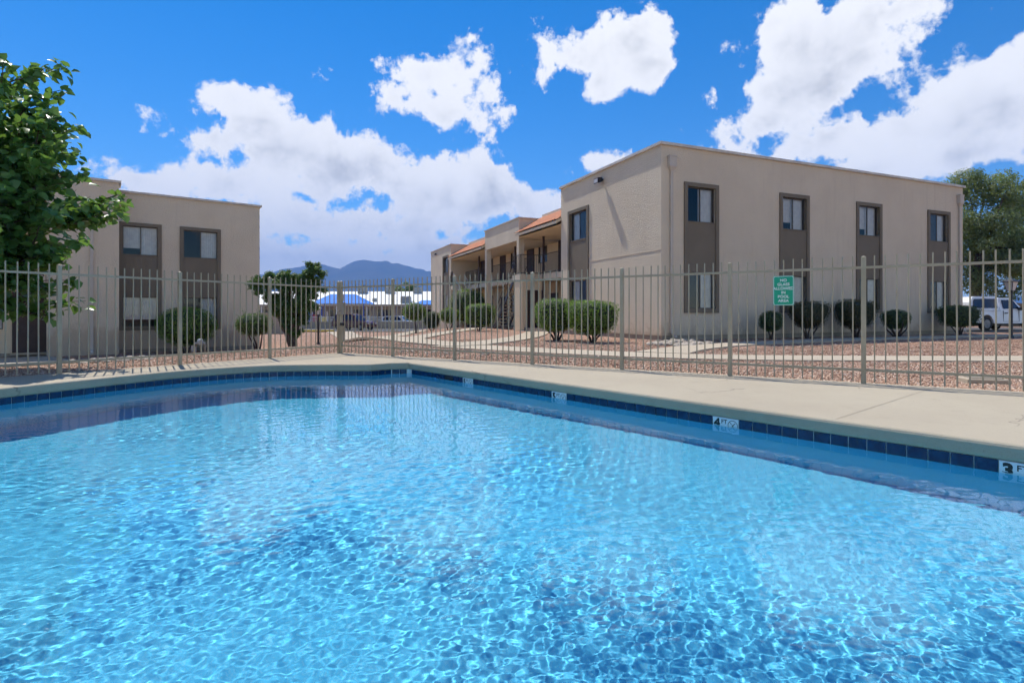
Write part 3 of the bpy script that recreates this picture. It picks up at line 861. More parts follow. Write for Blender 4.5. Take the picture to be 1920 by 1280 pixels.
def stairs(parent, u0, u1, v_top, v_bot, z_top, n=15, rail_mat='dark_iron'):
    dz, dv = z_top / n, (v_bot - v_top) / n
    for k in range(1, n):
        t = MB(); v = v_top + dv * k; z = z_top - dz * k; t.box(u0 + .05, u1 - .05, min(v - dv * .1, v + dv), max(v - dv * .1, v + dv), z - .07, z); t.build('tread', M['path'], parent)
    for u in (u0, u1 - .05):
        s = MB(); w = .26; s.loft([[(u, v_top, z_top), (u + .05, v_top, z_top), (u + .05, v_top, z_top - w), (u, v_top, z_top - w)], [(u, v_bot, .12), (u + .05, v_bot, .12), (u + .05, v_bot, -.14), (u, v_bot, -.14)]])
        s.build('stringer', M['dark_iron'], parent)
        r = MB(); r.tube([(u + .025, v_top, z_top + .95), (u + .025, v_bot, .98)], .022, 6); r.tube([(u + .025, v_top, z_top + .5), (u + .025, v_bot, .53)], .014, 6)
        for q in (0, .33, .66, 1): r.tube([(u + .025, v_top + (v_bot - v_top) * q, (z_top) * (1 - q) + .05), (u + .025, v_top + (v_bot - v_top) * q, z_top * (1 - q) + .96)], .018, 6)
        r.build('handrail', M[rail_mat], parent)


def door(parent, axis, c, a0, a1, z0, z1, mat='brown_door', knob=True):
    d = MB(); face_box(d, axis, c, a0, a1, z0, z1, -.03, .02)
    o = d.build('door', M[mat], parent)
    fr = MB(); t = .07
    for k in ((a0 - t, a0, z0, z1 + t), (a1, a1 + t, z0, z1 + t), (a0, a1, z1, z1 + t)): face_box(fr, axis, c, *k, -.055, .02)
    fr.build('door_frame', M['brown_door'], o)
    if knob:
        for z in (z0 + .95, z0 + 1.2):
            k = MB(); p = P3(axis, c, a0 + .1, z, -.03); q = P3(axis, c, a0 + .1, z, -.09); k.tube([p, q], [.03, .034], 10); k.build('door_knob', M['brass'], o)
    return o

# ------------------------------------------------------------------ apartment building by the pool's straight side
AB = empty('apartment_building', (BC.x, BC.y, 0), math.atan2(.385, .923), 'long two storey beige stucco apartment building with clay tile roofs and stairs', 'building')
Hh = 7.2; Lu, Lv = 18.05, 7.8; GZ = -.35
holes = []
sty = [((('dark', 'curtain')), ('screen', 'curtain')), (('half', 'curtain'), ('screen', 'curtain')), (('half', 'curtain'), ('dark', 'curtain')), (('screen', 'curtain'), ('screen', 'curtain'))]
for i, (a0, a1) in enumerate(((1.02, 2.66), (5.83, 7.5), (10.38, 12.05), (15.3, 17.0))): holes += window_bay(AB, 'y', 0, a0, a1, sty[i], i * 3)
w = MB(); wall_face(w, 'y', 0, 0, Lu, .15, Hh - .1, holes); w.build('wall', M['stucco'], AB)
hl = window_bay(AB, 'x', 0, 5.12, 7.03, (('screen', 'curtain'), ('screen', 'curtain')), 31)
w = MB(); wall_face(w, 'x', 0, 0, Lv, .15, Hh - .1, hl); w.build('wall', M['stucco'], AB)
w = MB(); w.add([(0, Lv, .15), (2.6, Lv, .15), (2.6, Lv, Hh - .1), (0, Lv, Hh - .1)], [(0, 1, 2, 3)]); w.add([(Lu, 0, .15), (Lu, 14, .15), (Lu, 14, Hh - .1), (Lu, 0, Hh - .1)], [(0, 1, 2, 3)])
w.add([(2.6, Lv, 6.4), (Lu, Lv, 6.4), (Lu, Lv, Hh - .1), (2.6, Lv, Hh - .1)], [(0, 1, 2, 3)]); w.build('wall', M['stucco'], AB)
fd = MB(); fd.box(.025, Lu - .025, .025, 14, GZ, .15); fd.box(2.6, 14, 13.9, 33.6, GZ - .5, .12); fd.build('foundation', M['foundation'], AB)
rf = MB(); rf.box(.1, Lu - .1, .1, Lv - .1, Hh - .6, Hh - .5); rf.build('roof_deck', M['path'], AB)
cp = MB()
for (x0, x1, y0, y1) in ((-.09, Lu + .09, -.09, .22), (-.09, .22, .22, Lv + .06), (Lu - .22, Lu + .09, .22, Lv + .06), (.22, Lu - .22, Lv - .22, Lv + .06)): cp.box(x0, x1, y0, y1, Hh - .1, Hh)
cpo = cp.build('parapet_coping', M['coping_metal'], AB)
tr = MB()
for k in range(9): tr.box(-.097, .226, .4 + k * .95, .43 + k * .95, Hh - .105, Hh + .006) if k < 8 else None
for k in range(10): tr.box(.8 + k * 1.9, .84 + k * 1.9, -.097, .226, Hh - .105, Hh + .006)
tr.build('coping_joint', M['coping_metal'], cpo)
for s in ((0, 'y', 0, Lu), (0, 'x', 0, Lv)):
    segs = [(0, 1.02), (2.66, 5.83), (7.5, 10.38), (12.05, 15.3), (17.0, Lu)] if s[1] == 'y' else [(0, 5.12), (7.03, Lv)]
    for a, b in segs: m = MB(); face_box(m, s[1], 0, a, b, 3.28, 3.305, -.012, .01); m.build('expansion_joint', M['stucco'], AB)
downspout(AB, 'y', 0, .42, .05, 6.72); downspout(AB, 'y', 0, 17.72, .05, 6.72)
# floodlight by the parapet of the end wall
fl = MB(); fl.box(-.12, .0, 3.93, 4.01, 6.66, 6.74); fl.build('floodlight_arm', M['black'], AB)
fh = MB(); fh.loft([[(-.10, 3.84, 6.60), (-.10, 4.10, 6.60), (-.10, 4.10, 6.78), (-.10, 3.84, 6.78)], [(-.34, 3.80, 6.52), (-.34, 4.14, 6.52), (-.34, 4.14, 6.74), (-.34, 3.80, 6.74)]])
fho = fh.build('floodlight', M['black'], AB); MB().box(-.346, -.341, 3.83, 4.11, 6.55, 6.71).build('floodlight_lens', M['lamp_glass'], fho)
# courtyard side: recessed wall, walkways, blocks
UW = 2.6; FLZ = 3.2
hw = [(9.2, 10.5, 4.2, 5.5), (14.6, 15.9, 4.2, 5.5), (19.2, 20.6, 4.2, 5.5), (24.2, 25.6, 4.2, 5.5), (9.2, 10.5, 1.1, 2.4), (19.2, 20.6, 1.1, 2.4), (24.2, 25.6, 1.1, 2.4)]
w = MB(); wall_face(w, 'x', UW, Lv, 27.2, .1, 6.5, hw); w.build('wall', M['stucco_warm_bounce'], AB)
for i, h in enumerate(hw): window(AB, 'x', UW, *h, 'screen', 'curtain' if i % 2 else 'half', seed=50 + i, rev=.02)
for (a0, a1, z0) in ((12.0, 12.95, FLZ), (16.6, 17.55, FLZ), (21.6, 22.55, FLZ), (26.1, 27.0, FLZ), (13.2, 14.1, .1), (21.4, 22.4, .1)): door(AB, 'x', UW, a0, a1, z0, z0 + 2.05)
par = MB(); par.box(UW + .35, UW + .6, Lv + .02, 33.6, 6.3, 6.85); par.box(UW + .6, 14, 33.3, 33.6, .1, 6.7); par.box(13.7, 14, Lv + .02, 33.3, .1, 6.7); par.build('rear_parapet', M['stucco'], AB)
MB().box(UW + .6, 13.7, Lv + .02, 33.3, 6.2, 6.3).build('roof_deck', M['path'], AB)
wk = MB(); wk.box(1.0, UW - .003, Lv + .003, 27.05, FLZ - .3, FLZ); wk.build('walkway_slab', M['stucco'], AB)
tiled_roof(AB, -.3, 5.56, 1.5, 6.62, Lv + .01, 13.05); tiled_roof(AB, -.3, 5.5, 1.5, 6.56, 18.91, 27.06)
MB().box(1.5, 1.75, Lv + .02, 13.05, 5.45, 6.8).build('rear_parapet', M['stucco'], AB); MB().box(1.5, 1.75, 18.91, 27.06, 5.4, 6.8).build('rear_parapet', M['stucco'], AB)
MB().box(.0, UW - .005, Lv + .02, 13.0, 5.36, 5.40).build('porch_ceiling', M['stucco_warm_bounce'], AB)
MB().box(.0, UW - .005, 18.92, 27.04, 5.31, 5.35).build('porch_ceiling', M['stucco_warm_bounce'], AB)
# middle block: high parapet on two columns, open below
b2 = MB(); b2.box(0, UW + .34, 13.06, 18.9, 5.25, 6.52); b2.build('parapet_block', M['stucco'], AB)
MB().box(-.06, UW + .4, 13.0, 18.96, 6.52, 6.58).build('parapet_coping', M['coping_metal'], AB)
for v0 in (13.06, 18.56): MB().box(.003, .34, v0 + .003, v0 + .337, -.3, 5.25).build('column', M['stucco'], AB)
MB().box(.06, .16, 13.1, 13.22, 5.75, 6.0).build('wall_lamp', M['white_paint'], AB)
# end block
h3 = window_bay(AB, 'x', 0, 27.75, 29.5, (('screen', 'curtain'), ('screen', 'curtain')), 71)
w = MB(); wall_face(w, 'x', 0, 27.07, 33.65, -.4, 6.6, h3); w.add([(0, 27.07, -.4), (UW + .35, 27.07, -.4), (UW + .35, 27.07, 6.6), (0, 27.07, 6.6)], [(0, 1, 2, 3)]); w.add([(0, 33.65, -.4), (UW + .35, 33.65, -.4), (UW + .35, 33.65, 6.6), (0, 33.65, 6.6)], [(0, 1, 2, 3)]); w.build('wall', M['stucco'], AB)
MB().box(-.06, UW + .5, 27.0, 33.7, 6.6, 6.66).build('parapet_coping', M['coping_metal'], AB)
MB().box(-.16, 0, 31.6, 31.8, 6.2, 6.32).build('floodlight', M['black'], AB)
# landing with closet, stairs, railings, posts
MB().box(-.22, 1.0, 12.3, 13.5, FLZ - .32, FLZ - .003).build('landing_slab', M['stucco'], AB)
MB().cbox(-.17, 1.75, 12.36, 13.45, -.3, FLZ - .32, .09).build('closet', M['stucco_warm_bounce'], AB)
cl = MB(); cl.box(.22, .92, 12.315, 12.37, .0, 2.3); clo = cl.build('closet_door', M['brown_door'], AB); MB().box(1.12, 1.24, 12.32, 12.37, .0, 2.3).build('closet_door', M['brown_door'], AB)
MB().tube([(.3, 12.315, 1.05), (.3, 12.27, 1.05)], .025, 8).build('door_knob', M['brass'], clo)
stairs(AB, -.1, .9, 13.5, 16.9, FLZ)
stairs(AB, .0, .95, 26.4, 21.8, FLZ, rail_mat='white_paint')
MB().box(-.05, 1.0, 26.4, 27.06, FLZ - .3, FLZ - .003).build('landing_slab', M['stucco'], AB)
railing(AB, [(1.02, Lv + .03), (1.02, 11.9), (1.02, 12.33), (-.18, 12.33), (-.18, 13.45)], FLZ)
railing(AB, [(1.02, 13.55), (1.02, 26.3)], FLZ)
railing(AB, [(-.03, 27.0), (-.03, 26.45)], FLZ)
for v0 in (11.85, 16.0, 23.0): MB().box(.98, 1.08, v0, v0 + .1, .0, 5.36).build('porch_post', M['brown_door'], AB)

# ------------------------------------------------------------------ apartment building behind the round bush
BA = Vector((.803, .596)); BN = Vector((.596, -.803)); D0 = Vector((-12.85, 28.0)); ZB = -.78
LB = empty('apartment_building', (D0.x, D0.y, ZB), math.atan2(.596, .803), 'two storey beige stucco apartment block behind the mulberry tree and round bush', 'building')
hs_ = window_bay(LB, 'y', 0, -5.85, -4.22, (('half', 'curtain'), ('half', 'half')), 101) + window_bay(LB, 'y', 0, -3.5, -1.77, (('dark', 'curtain'), ('screen', 'curtain')), 105)
w = MB(); wall_face(w, 'y', 0, -5.9, 0, .12, 7.15, hs_); w.add([(0, 0, .12), (0, 9, .12), (0, 9, 7.15), (0, 0, 7.15)], [(0, 1, 2, 3)]); w.build('wall', M['stucco'], LB)
MB().box(-24, -.02, .02, 9, -.5, .12).build('foundation', M['foundation'], LB)
c = MB(); c.box(-5.84, .1, -.09, .2, 7.15, 7.24); c.box(-.2, .1, .2, 9, 7.15, 7.24); c.build('parapet_coping', M['coping_metal'], LB)
MB().box(-24, -.2, .2, 9, 6.5, 6.6).build('roof_deck', M['path'], LB)
pb = MB(); pb.box(-8.25, -5.84, -.85, .2, -.4, 7.38); pb.build('projecting_bay', M['stucco'], LB)
MB().box(-8.33, -5.76, -.93, .3, 7.38, 7.48).build('parapet_coping', M['coping_metal'], LB)
downspout(LB, 'y', -.85, -6.78, .0, 5.9, False)
hd = [(-11.0, -9.65, 1.1, 2.45), (-12.0, -10.6, 4.3, 5.6)]
w = MB(); wall_face(w, 'y', 0, -24, -8.25, .12, 6.9, hd); w.build('wall', M['stucco_warm_bounce'], LB)
for i, h in enumerate(hd): window(LB, 'y', 0, *h, 'screen', 'curtain', seed=120 + i, rev=.02)
door(LB, 'y', 0, -9.3, -8.37, .12, 2.55)
MB().box(-9.4, -8.27, -.35, -.04, .06, .13).build('door_step', M['path'], LB)
MB().box(-24, -8.26, -1.6, -.003, 2.95, 3.2).build('walkway_slab', M['stucco'], LB)
# tile roof over its walkway: built along x
n = 400; V = []; F = []
for j in range(12):
    t = (j // 2 + j % 2) / 6; lift = .035 if j % 2 == 0 else .005
    for i in range(n + 1):
        x = -24 + 15.7 * i / n; V.append((x, -1.7 + 1.9 * t, 5.9 + .95 * t + .05 * abs(math.sin(math.pi * x / .21)) ** .7 + lift))
for j in range(11):
    for i in range(n): a = j * (n + 1) + i; F.append((a, a + 1, a + n + 2, a + n + 1))
link('tile_roof', np_mesh('tile_roof', V, F, M['roof_tile']), LB)
MB().box(-24, -8.27, -1.6, 0.1, 5.7, 5.86).build('eave_board', M['stucco_warm_bounce'], LB)
railing(LB, [(-24, -1.55), (-8.3, -1.55)], 3.2)

# ------------------------------------------------------------------ plants
def unit(v): return v / np.maximum(1e-9, np.linalg.norm(v, axis=1, keepdims=True))


def leaf_arrays(P, N, L, W, rng, droop=.0, fold=.25, heart=False):
    """one small folded leaf per point P, its blade roughly facing N"""
    n = len(P); N = unit(N + rng.normal(0, .45, (n, 3)))
    T = unit(np.cross(N, rng.normal(0, 1, (n, 3)))); T[:, 2] -= droop; T = unit(T); B = np.cross(N, T)
    l = (L * rng.uniform(.65, 1.25, n))[:, None]; w = (W * rng.uniform(.7, 1.2, n))[:, None]
    if heart:
        V = np.stack([P, P + T * l * .30 + B * w * .52 + N * w * fold, P + T * l * .68 + B * w * .36 + N * w * fold * .7, P + T * l * 1.0 - N * l * .12, P + T * l * .68 - B * w * .36 + N * w * fold * .7, P + T * l * .30 - B * w * .52 + N * w * fold, P + T * l * .5], 1)
        f = np.array([(0, 1, 6), (1, 2, 6), (2, 3, 6), (3, 4, 6), (4, 5, 6), (5, 0, 6)]); k = 7
    else:
        V = np.stack([P, P + T * l * .5 + B * w * .5 + N * w * fold, P + T * l, P + T * l * .5 - B * w * .5 + N * w * fold], 1)
        f = np.array([(0, 1, 2), (0, 2, 3)]); k = 4
    F = (f[None] + (np.arange(n) * k)[:, None, None]).reshape(-1, 3)
    return V.reshape(-1, 3), F


def lumpy(d, rng, k=9, amp=.12):
    """soft bumps over the unit directions d"""
    c = unit(rng.normal(0, 1, (k, 3))); a = rng.uniform(-1, 1, k)
    return 1 + amp * (np.exp(-3.5 * (1 - d @ c.T)) * a).sum(1)


def shrub(label, x, y, w, d, z0, z1, mat, shape='ball', leaves=3200, leaf=.055, stems=4, seed=1, lean=0., group=None, name='shrub', spread=.35, flare=0., rz=0., core=.86, sprigs=0):
    """clipped shrub: foliage between heights z0 and z1 over bare stems"""
    rng = np.random.default_rng(seed); gz = ground_z(x, y)
    e = empty(name, (x, y, gz), rz, label, 'shrub', group)
    p = {'ball': 2.1, 'box': 3.6, 'loaf': 2.7}[shape]
    def surf(dirs):
        a = np.array([w / 2, d / 2, (z1 - z0) / 2]); r = (np.abs(dirs / a) ** p).sum(1) ** (-1 / p)
        q = dirs * r[:, None]
        t = (q[:, 2] / (z1 - z0) + .5)[:, None]
        q[:, :2] *= 1 - flare * (1 - t)
        return q
    leaves = int(leaves * 1.7); dirs = unit(unit(rng.normal(0, 1, (leaves, 3))) * np.array([w, d, (z1 - z0) * 1.05]))
    lum = lumpy(dirs, np.random.default_rng(seed + 5), 26, .085)
    q = surf(dirs) * (lum * rng.uniform(.78, 1.04, leaves))[:, None]; ctr = np.array([lean, 0, (z0 + z1) / 2])
    V, F = leaf_arrays(q + ctr, dirs, leaf, leaf * .62, rng)
    if sprigs:
        sd = unit(np.stack([rng.normal(0, .6, sprigs), rng.normal(0, .6, sprigs), rng.uniform(.4, 1, sprigs)], 1)); base = surf(sd) + ctr; m = 9
        tt = np.tile(np.linspace(0, 1, m), sprigs)[:, None]; ln = np.repeat(rng.uniform(.1, .38, sprigs), m)[:, None]
        pp = np.repeat(base, m, 0) + np.repeat(unit(sd + [0, 0, .8]), m, 0) * tt * ln
        V2, F2 = leaf_arrays(pp, rng.normal(0, 1, pp.shape), leaf, leaf * .5, rng); F = np.vstack([F, F2 + len(V)]); V = np.vstack([V, V2])
    link('foliage', np_mesh('foliage', V, F, M[mat]), e)['kind'] = 'stuff'
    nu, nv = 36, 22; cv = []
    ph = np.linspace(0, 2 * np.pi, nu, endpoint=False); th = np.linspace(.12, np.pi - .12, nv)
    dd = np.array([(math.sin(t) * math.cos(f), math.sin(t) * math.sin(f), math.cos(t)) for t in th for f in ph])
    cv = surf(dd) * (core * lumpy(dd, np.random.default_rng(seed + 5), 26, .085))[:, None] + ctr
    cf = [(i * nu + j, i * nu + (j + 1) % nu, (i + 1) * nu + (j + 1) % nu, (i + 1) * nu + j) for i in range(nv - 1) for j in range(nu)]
    link('shrub_core', np_mesh('shrub_core', cv, cf, M['core']), e)  # solid dark core, added so nothing shows through the leaves
    rr = random.Random(seed)
    for k in range(stems):
        a = 6.2832 * k / stems + rr.uniform(-.4, .4); s = spread * rr.uniform(.6, 1.1); top = z0 + (z1 - z0) * .45
        m = MB(); m.tube([(.05 * math.cos(a), .05 * math.sin(a), -.08), (s * .45 * math.cos(a) + lean * .2 + rr.uniform(-.04, .04), s * .45 * math.sin(a), z0 * .45), (s * .85 * math.cos(a) + lean * .6, s * .85 * math.sin(a), z0 * .95), (s * math.cos(a) + lean, s * math.sin(a), top)], [.04, .033, .026, .018], 6)
        m.build('stem', M['thin_bark'], e, smooth=True)
    return e


def row(u, v=-.95): return bl(u, v)
ROW = 'clipped shrubs along the long wall'
x, y = row(4.3); shrub('small dark ball shrub on one stem, just before the green sign', x, y, .88, .85, .28, 1.08, 'leaf_dark', 'ball', 1900, .05, 2, 21, group=ROW, spread=.1)
x, y = row(6.28); shrub('bronze tinged flat topped shrub flaring wide over bare stems', x, y, 2.0, 1.2, .42, 1.40, 'leaf_red', 'box', 3000, .055, 5, 22, group=ROW, flare=.5, rz=.4)
x, y = row(9.04); shrub('tall bronze tinged shrub under the third window bay', x, y, 2.05, 1.25, .40, 1.53, 'leaf_red', 'box', 3400, .055, 5, 23, group=ROW, flare=.35, rz=.4)
x, y = row(11.6); shrub('low dark shrub with many thin stems between two window bays', x, y, 1.45, 1.1, .34, 1.13, 'leaf_dark', 'loaf', 2500, .055, 6, 24, group=ROW, flare=.35, spread=.5, rz=.4)
x, y = row(16.0); shrub('long dark flat topped shrub at the end of the wall', x, y, 2.3, 1.3, .42, 1.36, 'leaf_dark', 'box', 3800, .055, 3, 25, group=ROW, flare=.25, rz=.4)
shrub('bright green box hedge shrub beside the apartment corner, wider of two', 2.75, 18.75, 1.85, 1.5, .32, 1.42, 'leaf_hedge', 'box', 6500, .05, 6, 26, group='pair of box hedges', flare=.2, rz=.35)
shrub('narrower bright green box hedge shrub nearer the brown closet door', 1.62, 20.1, 1.55, 1.4, .36, 1.42, 'leaf_hedge', 'box', 5200, .05, 7, 27, group='pair of box hedges', flare=.2, rz=.35)
CY = 'courtyard shrubs'
shrub('flat topped box hedge shrub in front of the open stairs', -1.85, 31.2, 1.75, 1.4, .3, 1.5, 'leaf_hedge', 'box', 3400, .06, 4, 28, group=CY, flare=.1)
shrub('rounded shrub on a leaning stem beside the narrow courtyard path', -4.3, 37.4, 1.5, 1.3, .45, 1.5, 'leaf_hedge', 'ball', 2500, .06, 2, 29, lean=.1, group=CY)
shrub('large loose shrub rising behind the clipped ones below the stairs', -3.2, 41.0, 2.8, 2.2, .3, 2.85, 'leaf_hedge', 'ball', 4200, .075, 4, 30, group=CY, sprigs=30)
shrub('small dark rounded shrub before the end block', -6.2, 42.5, 1.2, 1.1, .15, 1.5, 'leaf_dark', 'loaf', 2200, .06, 3, 32, group=CY)
shrub('small bushy tree shrub at the courtyard edge beside the far path', -7.15, 40.8, 1.8, 1.6, .85, 2.25, 'leaf_hedge', 'ball', 2800, .07, 3, 33, group=CY, spread=.2, sprigs=30)
shrub('big round green bush before the two window bays', -14.65, 24.7, 2.5, 2.2, .38, 2.05, 'leaf_hedge', 'ball', 7000, .06, 4, 34, spread=.3)
shrub('small dark round shrub on thin curved stems by the building corner', -10.0, 21.6, 1.35, 1.2, .62, 1.52, 'leaf_juniper', 'ball', 2600, .055, 3, 35, spread=.32, lean=-.15, sprigs=10)


def limb(m, a, b, r0, r1, sag, rr, n=6):
    a, b = Vector(a), Vector(b); pts = []
    for i in range(n + 1):
        t = i / n; p = a.lerp(b, t); p.z += sag * math.sin(math.pi * t); p += Vector((rr.uniform(-1, 1), rr.uniform(-1, 1), rr.uniform(-.5, .5))) * .04 * (b - a).length * math.sin(math.pi * t)
        pts.append(p)
    m.tube(pts, [r0 + (r1 - r0) * i / n for i in range(n + 1)], 7); return pts


# mulberry tree: trunk outside the frame's edge, long leafy shoots reaching over the fence
def mulberry():
    x0, y0 = -11.1, 10.15; gz = ground_z(x0, y0); rr = random.Random(41); rng = np.random.default_rng(41)
    e = empty('mulberry_tree', (x0, y0, gz), 0, 'leafy green mulberry tree with big leaves reaching over the pool fence', 'tree')
    tr = MB(); tr.tube([(0, 0, -.2), (.03, .02, .7), (.0, .06, 1.5), (.05, .0, 2.1)], [.24, .17, .15, .17], 10); tr.build('trunk', M['bark'], e, smooth=True)
    P = []; N = []; tips = []
    def shoot(a, b, r0, sag, dens, sub):
        m = MB(); pts = limb(m, a, b, r0, r0 * .3, sag, rr); m.build('branch', M['bark'], e, smooth=True) if r0 > .03 else twigs.tube(pts, [r0 * (1 - .7 * i / 6) for i in range(7)], 5)
        L = (Vector(b) - Vector(a)).length
        for q in range(int(L * dens)):
            t = rr.uniform(.18 if r0 < .03 else .45, 1.02); i = min(5, int(t * 6)); p = pts[i].lerp(pts[i + 1], t * 6 - i)
            P.append(p + Vector((rr.gauss(0, .07), rr.gauss(0, .07), rr.gauss(-.03, .06)))); N.append((rr.gauss(0, .45), rr.gauss(0, .45) - .25, .9))
        for k in range(sub):
            t = rr.uniform(.3, 1); i = min(5, int(t * 6)); p = pts[i].lerp(pts[i + 1], t * 6 - i)
            d = (Vector(b) - Vector(a)).normalized() + Vector((rr.uniform(-.9, .9), rr.uniform(-.9, .9), rr.uniform(-.45, .75)))
            q = p + d.normalized() * rr.uniform(.5, 1.1); shoot(tuple(p), tuple(q), .014, rr.uniform(-.05, .12), 44, 0)
    twigs = MB()
    ends = []
    for k in range(26):
        a = rr.uniform(0, 6.28); h = rr.uniform(1.7, 5.3); r = rr.uniform(1.2, 2.9) * (1 - .09 * max(0, h - 3.2)); ends.append((r * math.cos(a), r * math.sin(a), h))
    ends += [(3.1, -.5, 4.5), (3.3, -.2, 4.1), (3.25, -.8, 3.6), (3.3, .2, 3.1), (3.2, -.6, 2.6), (3.3, -.3, 2.2), (2.6, -.9, 5.0), (2.7, .2, 4.9), (2.0, -.6, 5.7), (1.7, .3, 6.1), (1.2, -.4, 5.8), (2.3, 0, 5.4), (2.9, -.6, 3.9), (2.9, -.5, 3.3), (2.7, -.8, 2.9), (2.4, -1.0, 2.2), (1.9, -1.2, 4.9), (2.2, -.2, 4.4), (1.2, -1.3, 3.0), (1.5, -1.0, 2.5), (2.6, -1.3, 1.9), (2.8, -1.6, 2.6), (3.2, -.6, 1.75), (2.0, -1.8, 3.2), (1.9, -1.9, 2.3), (3.3, .6, 3.5), (2.3, -.9, 3.0), (2.4, -.7, 3.8), (2.6, -.4, 1.3), (2.2, -1.4, 1.4), (1.6, -.9, 1.6), (1.4, -1.2, 4.4), (2.9, -1.2, 3.2)]
    for q in ends: q = tuple(c * .9 for c in q); shoot((rr.uniform(-.06, .06), rr.uniform(-.06, .06), rr.uniform(1.4, 2.0)), q, .045, rr.uniform(.1, .45), 32, 11)
    twigs.build('twigs', M['bark'], e)['kind'] = 'stuff'
    P = np.array([tuple(p) for p in P]); N = np.array(N)
    near = np.argsort(-(P[:, 0] - .35 * P[:, 1]))                   # the outermost leaves over the fence, one object each
    sel = near[:1400][::6][:220]; mask = np.ones(len(P), bool); mask[sel] = False
    V, F = leaf_arrays(P[mask], N[mask], .168, .15, rng, .25, .14, True); link('crown', np_mesh('crown', V, F, M['leaf_mulberry']), e)['kind'] = 'stuff'
    shared = []
    for k in range(8):
        v, f = leaf_arrays(np.zeros((1, 3)), np.array([[0, 0, 1.]]), .172, .155, np.random.default_rng(k), .2, .14, True); shared.append(np_mesh('leaf', v, f, M['leaf_mulberry']))
    for k, i in enumerate(sel):
        o = link('leaf', shared[k % 8], e, tuple(P[i])); o.rotation_euler = (rr.uniform(-.4, .4), rr.uniform(-.4, .4), rr.uniform(0, 6.28))
    return len(P)


print('mulberry leaves', mulberry())


def clump_tree(name, label, x, y, h, crown, mat, leaves, leaf, seed, trunk_r=.2, limbs=8, cat='tree', clumps=40, squash=.8, group=None, gap=.55, trunk_h=.45, lean=(0, 0), floor=None):
    """tree of leafy clumps on limbs; crown = list of (dx, dy, z, radius)"""
    rr = random.Random(seed); rng = np.random.default_rng(seed); gz = ground_z(x, y)
    e = empty(name, (x, y, gz), 0, label, cat, group)
    top = h * trunk_h
    m = MB(); m.tube([(0, 0, -.2), (lean[0] * .2, lean[1] * .2, top * .3), (lean[0] * .6, lean[1] * .6, top * .7), (lean[0], lean[1], top)], [trunk_r * 1.25, trunk_r, trunk_r * .85, trunk_r * .7], 9); m.build('trunk', M['bark'], e, smooth=True)
    C = []
    for k in range(clumps):
        dx, dy, z, r = rr.choice(crown); d = Vector((rr.gauss(0, 1), rr.gauss(0, 1), rr.gauss(0, 1))).normalized() * r * rr.uniform(.45, 1.0)
        C.append((dx + d.x, dy + d.y, z + d.z * squash, r * rr.uniform(.24, .42)))
    for k in range(limbs):
        c = C[k * len(C) // limbs]; b = MB(); limb(b, (lean[0] * .9, lean[1] * .9, top * rr.uniform(.7, 1)), c[:3], trunk_r * .5, trunk_r * .1, rr.uniform(0, .3), rr); b.build('branch', M['bark'], e, smooth=True)
    Cn = np.array(C); w = Cn[:, 3] ** 2; idx = rng.choice(len(C), leaves, p=w / w.sum()); d = unit(rng.normal(0, 1, (leaves, 3)))
    P = Cn[idx, :3] + d * (Cn[idx, 3] * rng.uniform(gap, 1.1, leaves))[:, None] * np.array([1, 1, .75])
    if floor is not None: P[:, 2] = np.maximum(P[:, 2], floor + rng.uniform(0, .3, leaves))
    V, F = leaf_arrays(P, d + [0, 0, .5], leaf, leaf * .45, rng, .3); link('crown', np_mesh('crown', V, F, M[mat]), e)['kind'] = 'stuff'
    return e


JC = [(.12, 0, .6, .3), (.15, 0, .95, .42), (-.15, 0, 1.0, .36)] + [(.2, 0, 1.3, .5), (-.3, 0, 1.4, .42)] * 2 + [(-.6, 0, 1.7, .45), (0, 0, 1.65, .6), (.55, 0, 1.7, .5), (-1.0, 0, 2.15, .45), (-.45, 0, 2.2, .6), (.15, 0, 2.2, .65), (.75, 0, 2.25, .5), (-1.4, 0, 2.5, .32), (-.8, 0, 2.6, .4), (-.2, 0, 2.65, .42), (.4, 0, 2.65, .45), (.8, 0, 2.75, .42), (.85, 0, 3.1, .32)]
jt = clump_tree('juniper_tree', 'dark bushy juniper tree with a thick forked trunk beside the gate', -8.4, 21.1, 3.0, JC, 'leaf_juniper', 46000, .1, 61, .15, 12, clumps=330, gap=.1, trunk_h=.4)
for k, (dx, dz) in enumerate(((-.7, 1.7), (-.35, 1.4), (.4, 1.6))):
    m = MB(); limb(m, (.03 * k - .05, -.05, -.1), (dx, -.12, dz), .075, .03, .05, random.Random(90 + k)); m.build('stem', M['bark'], jt, smooth=True)
BT = 'trees beyond the parked pickup'
clump_tree('eucalyptus_tree', 'tall grey green eucalyptus behind the white pickup and wall end', 38.8, 46, 13.4, [(0, 0, 9.5, 3.6), (-1.6, 0, 7.2, 3.0), (1.8, 0, 6.5, 3.2), (.6, 0, 11.6, 2.0), (-2.2, 0, 4.6, 2.2), (1.2, -1, 3.6, 2.4)], 'leaf_olive', 30000, .26, 62, .4, 12, clumps=110, group=BT, floor=1.2)
clump_tree('eucalyptus_tree', 'second grey green eucalyptus rising behind the street lantern', 46.5, 49, 13, [(0, 0, 9.0, 3.6), (-1.8, 0, 6.2, 3.0), (1.6, 0, 5.2, 3.2), (-.6, 0, 11.2, 1.9)], 'leaf_olive', 22000, .26, 63, .4, 10, clumps=90, group=BT, floor=1.0)
FT = 'far trees beyond the white roofed building'
clump_tree('far_tree', 'round dark green tree above the white roof', -26.5, 134, 10.5, [(0, 0, 7.2, 2.8), (-1.8, 0, 6.4, 2.0), (1.8, 0, 6.9, 2.0)], 'leaf_juniper', 5200, .5, 64, .3, 6, clumps=46, group=FT)
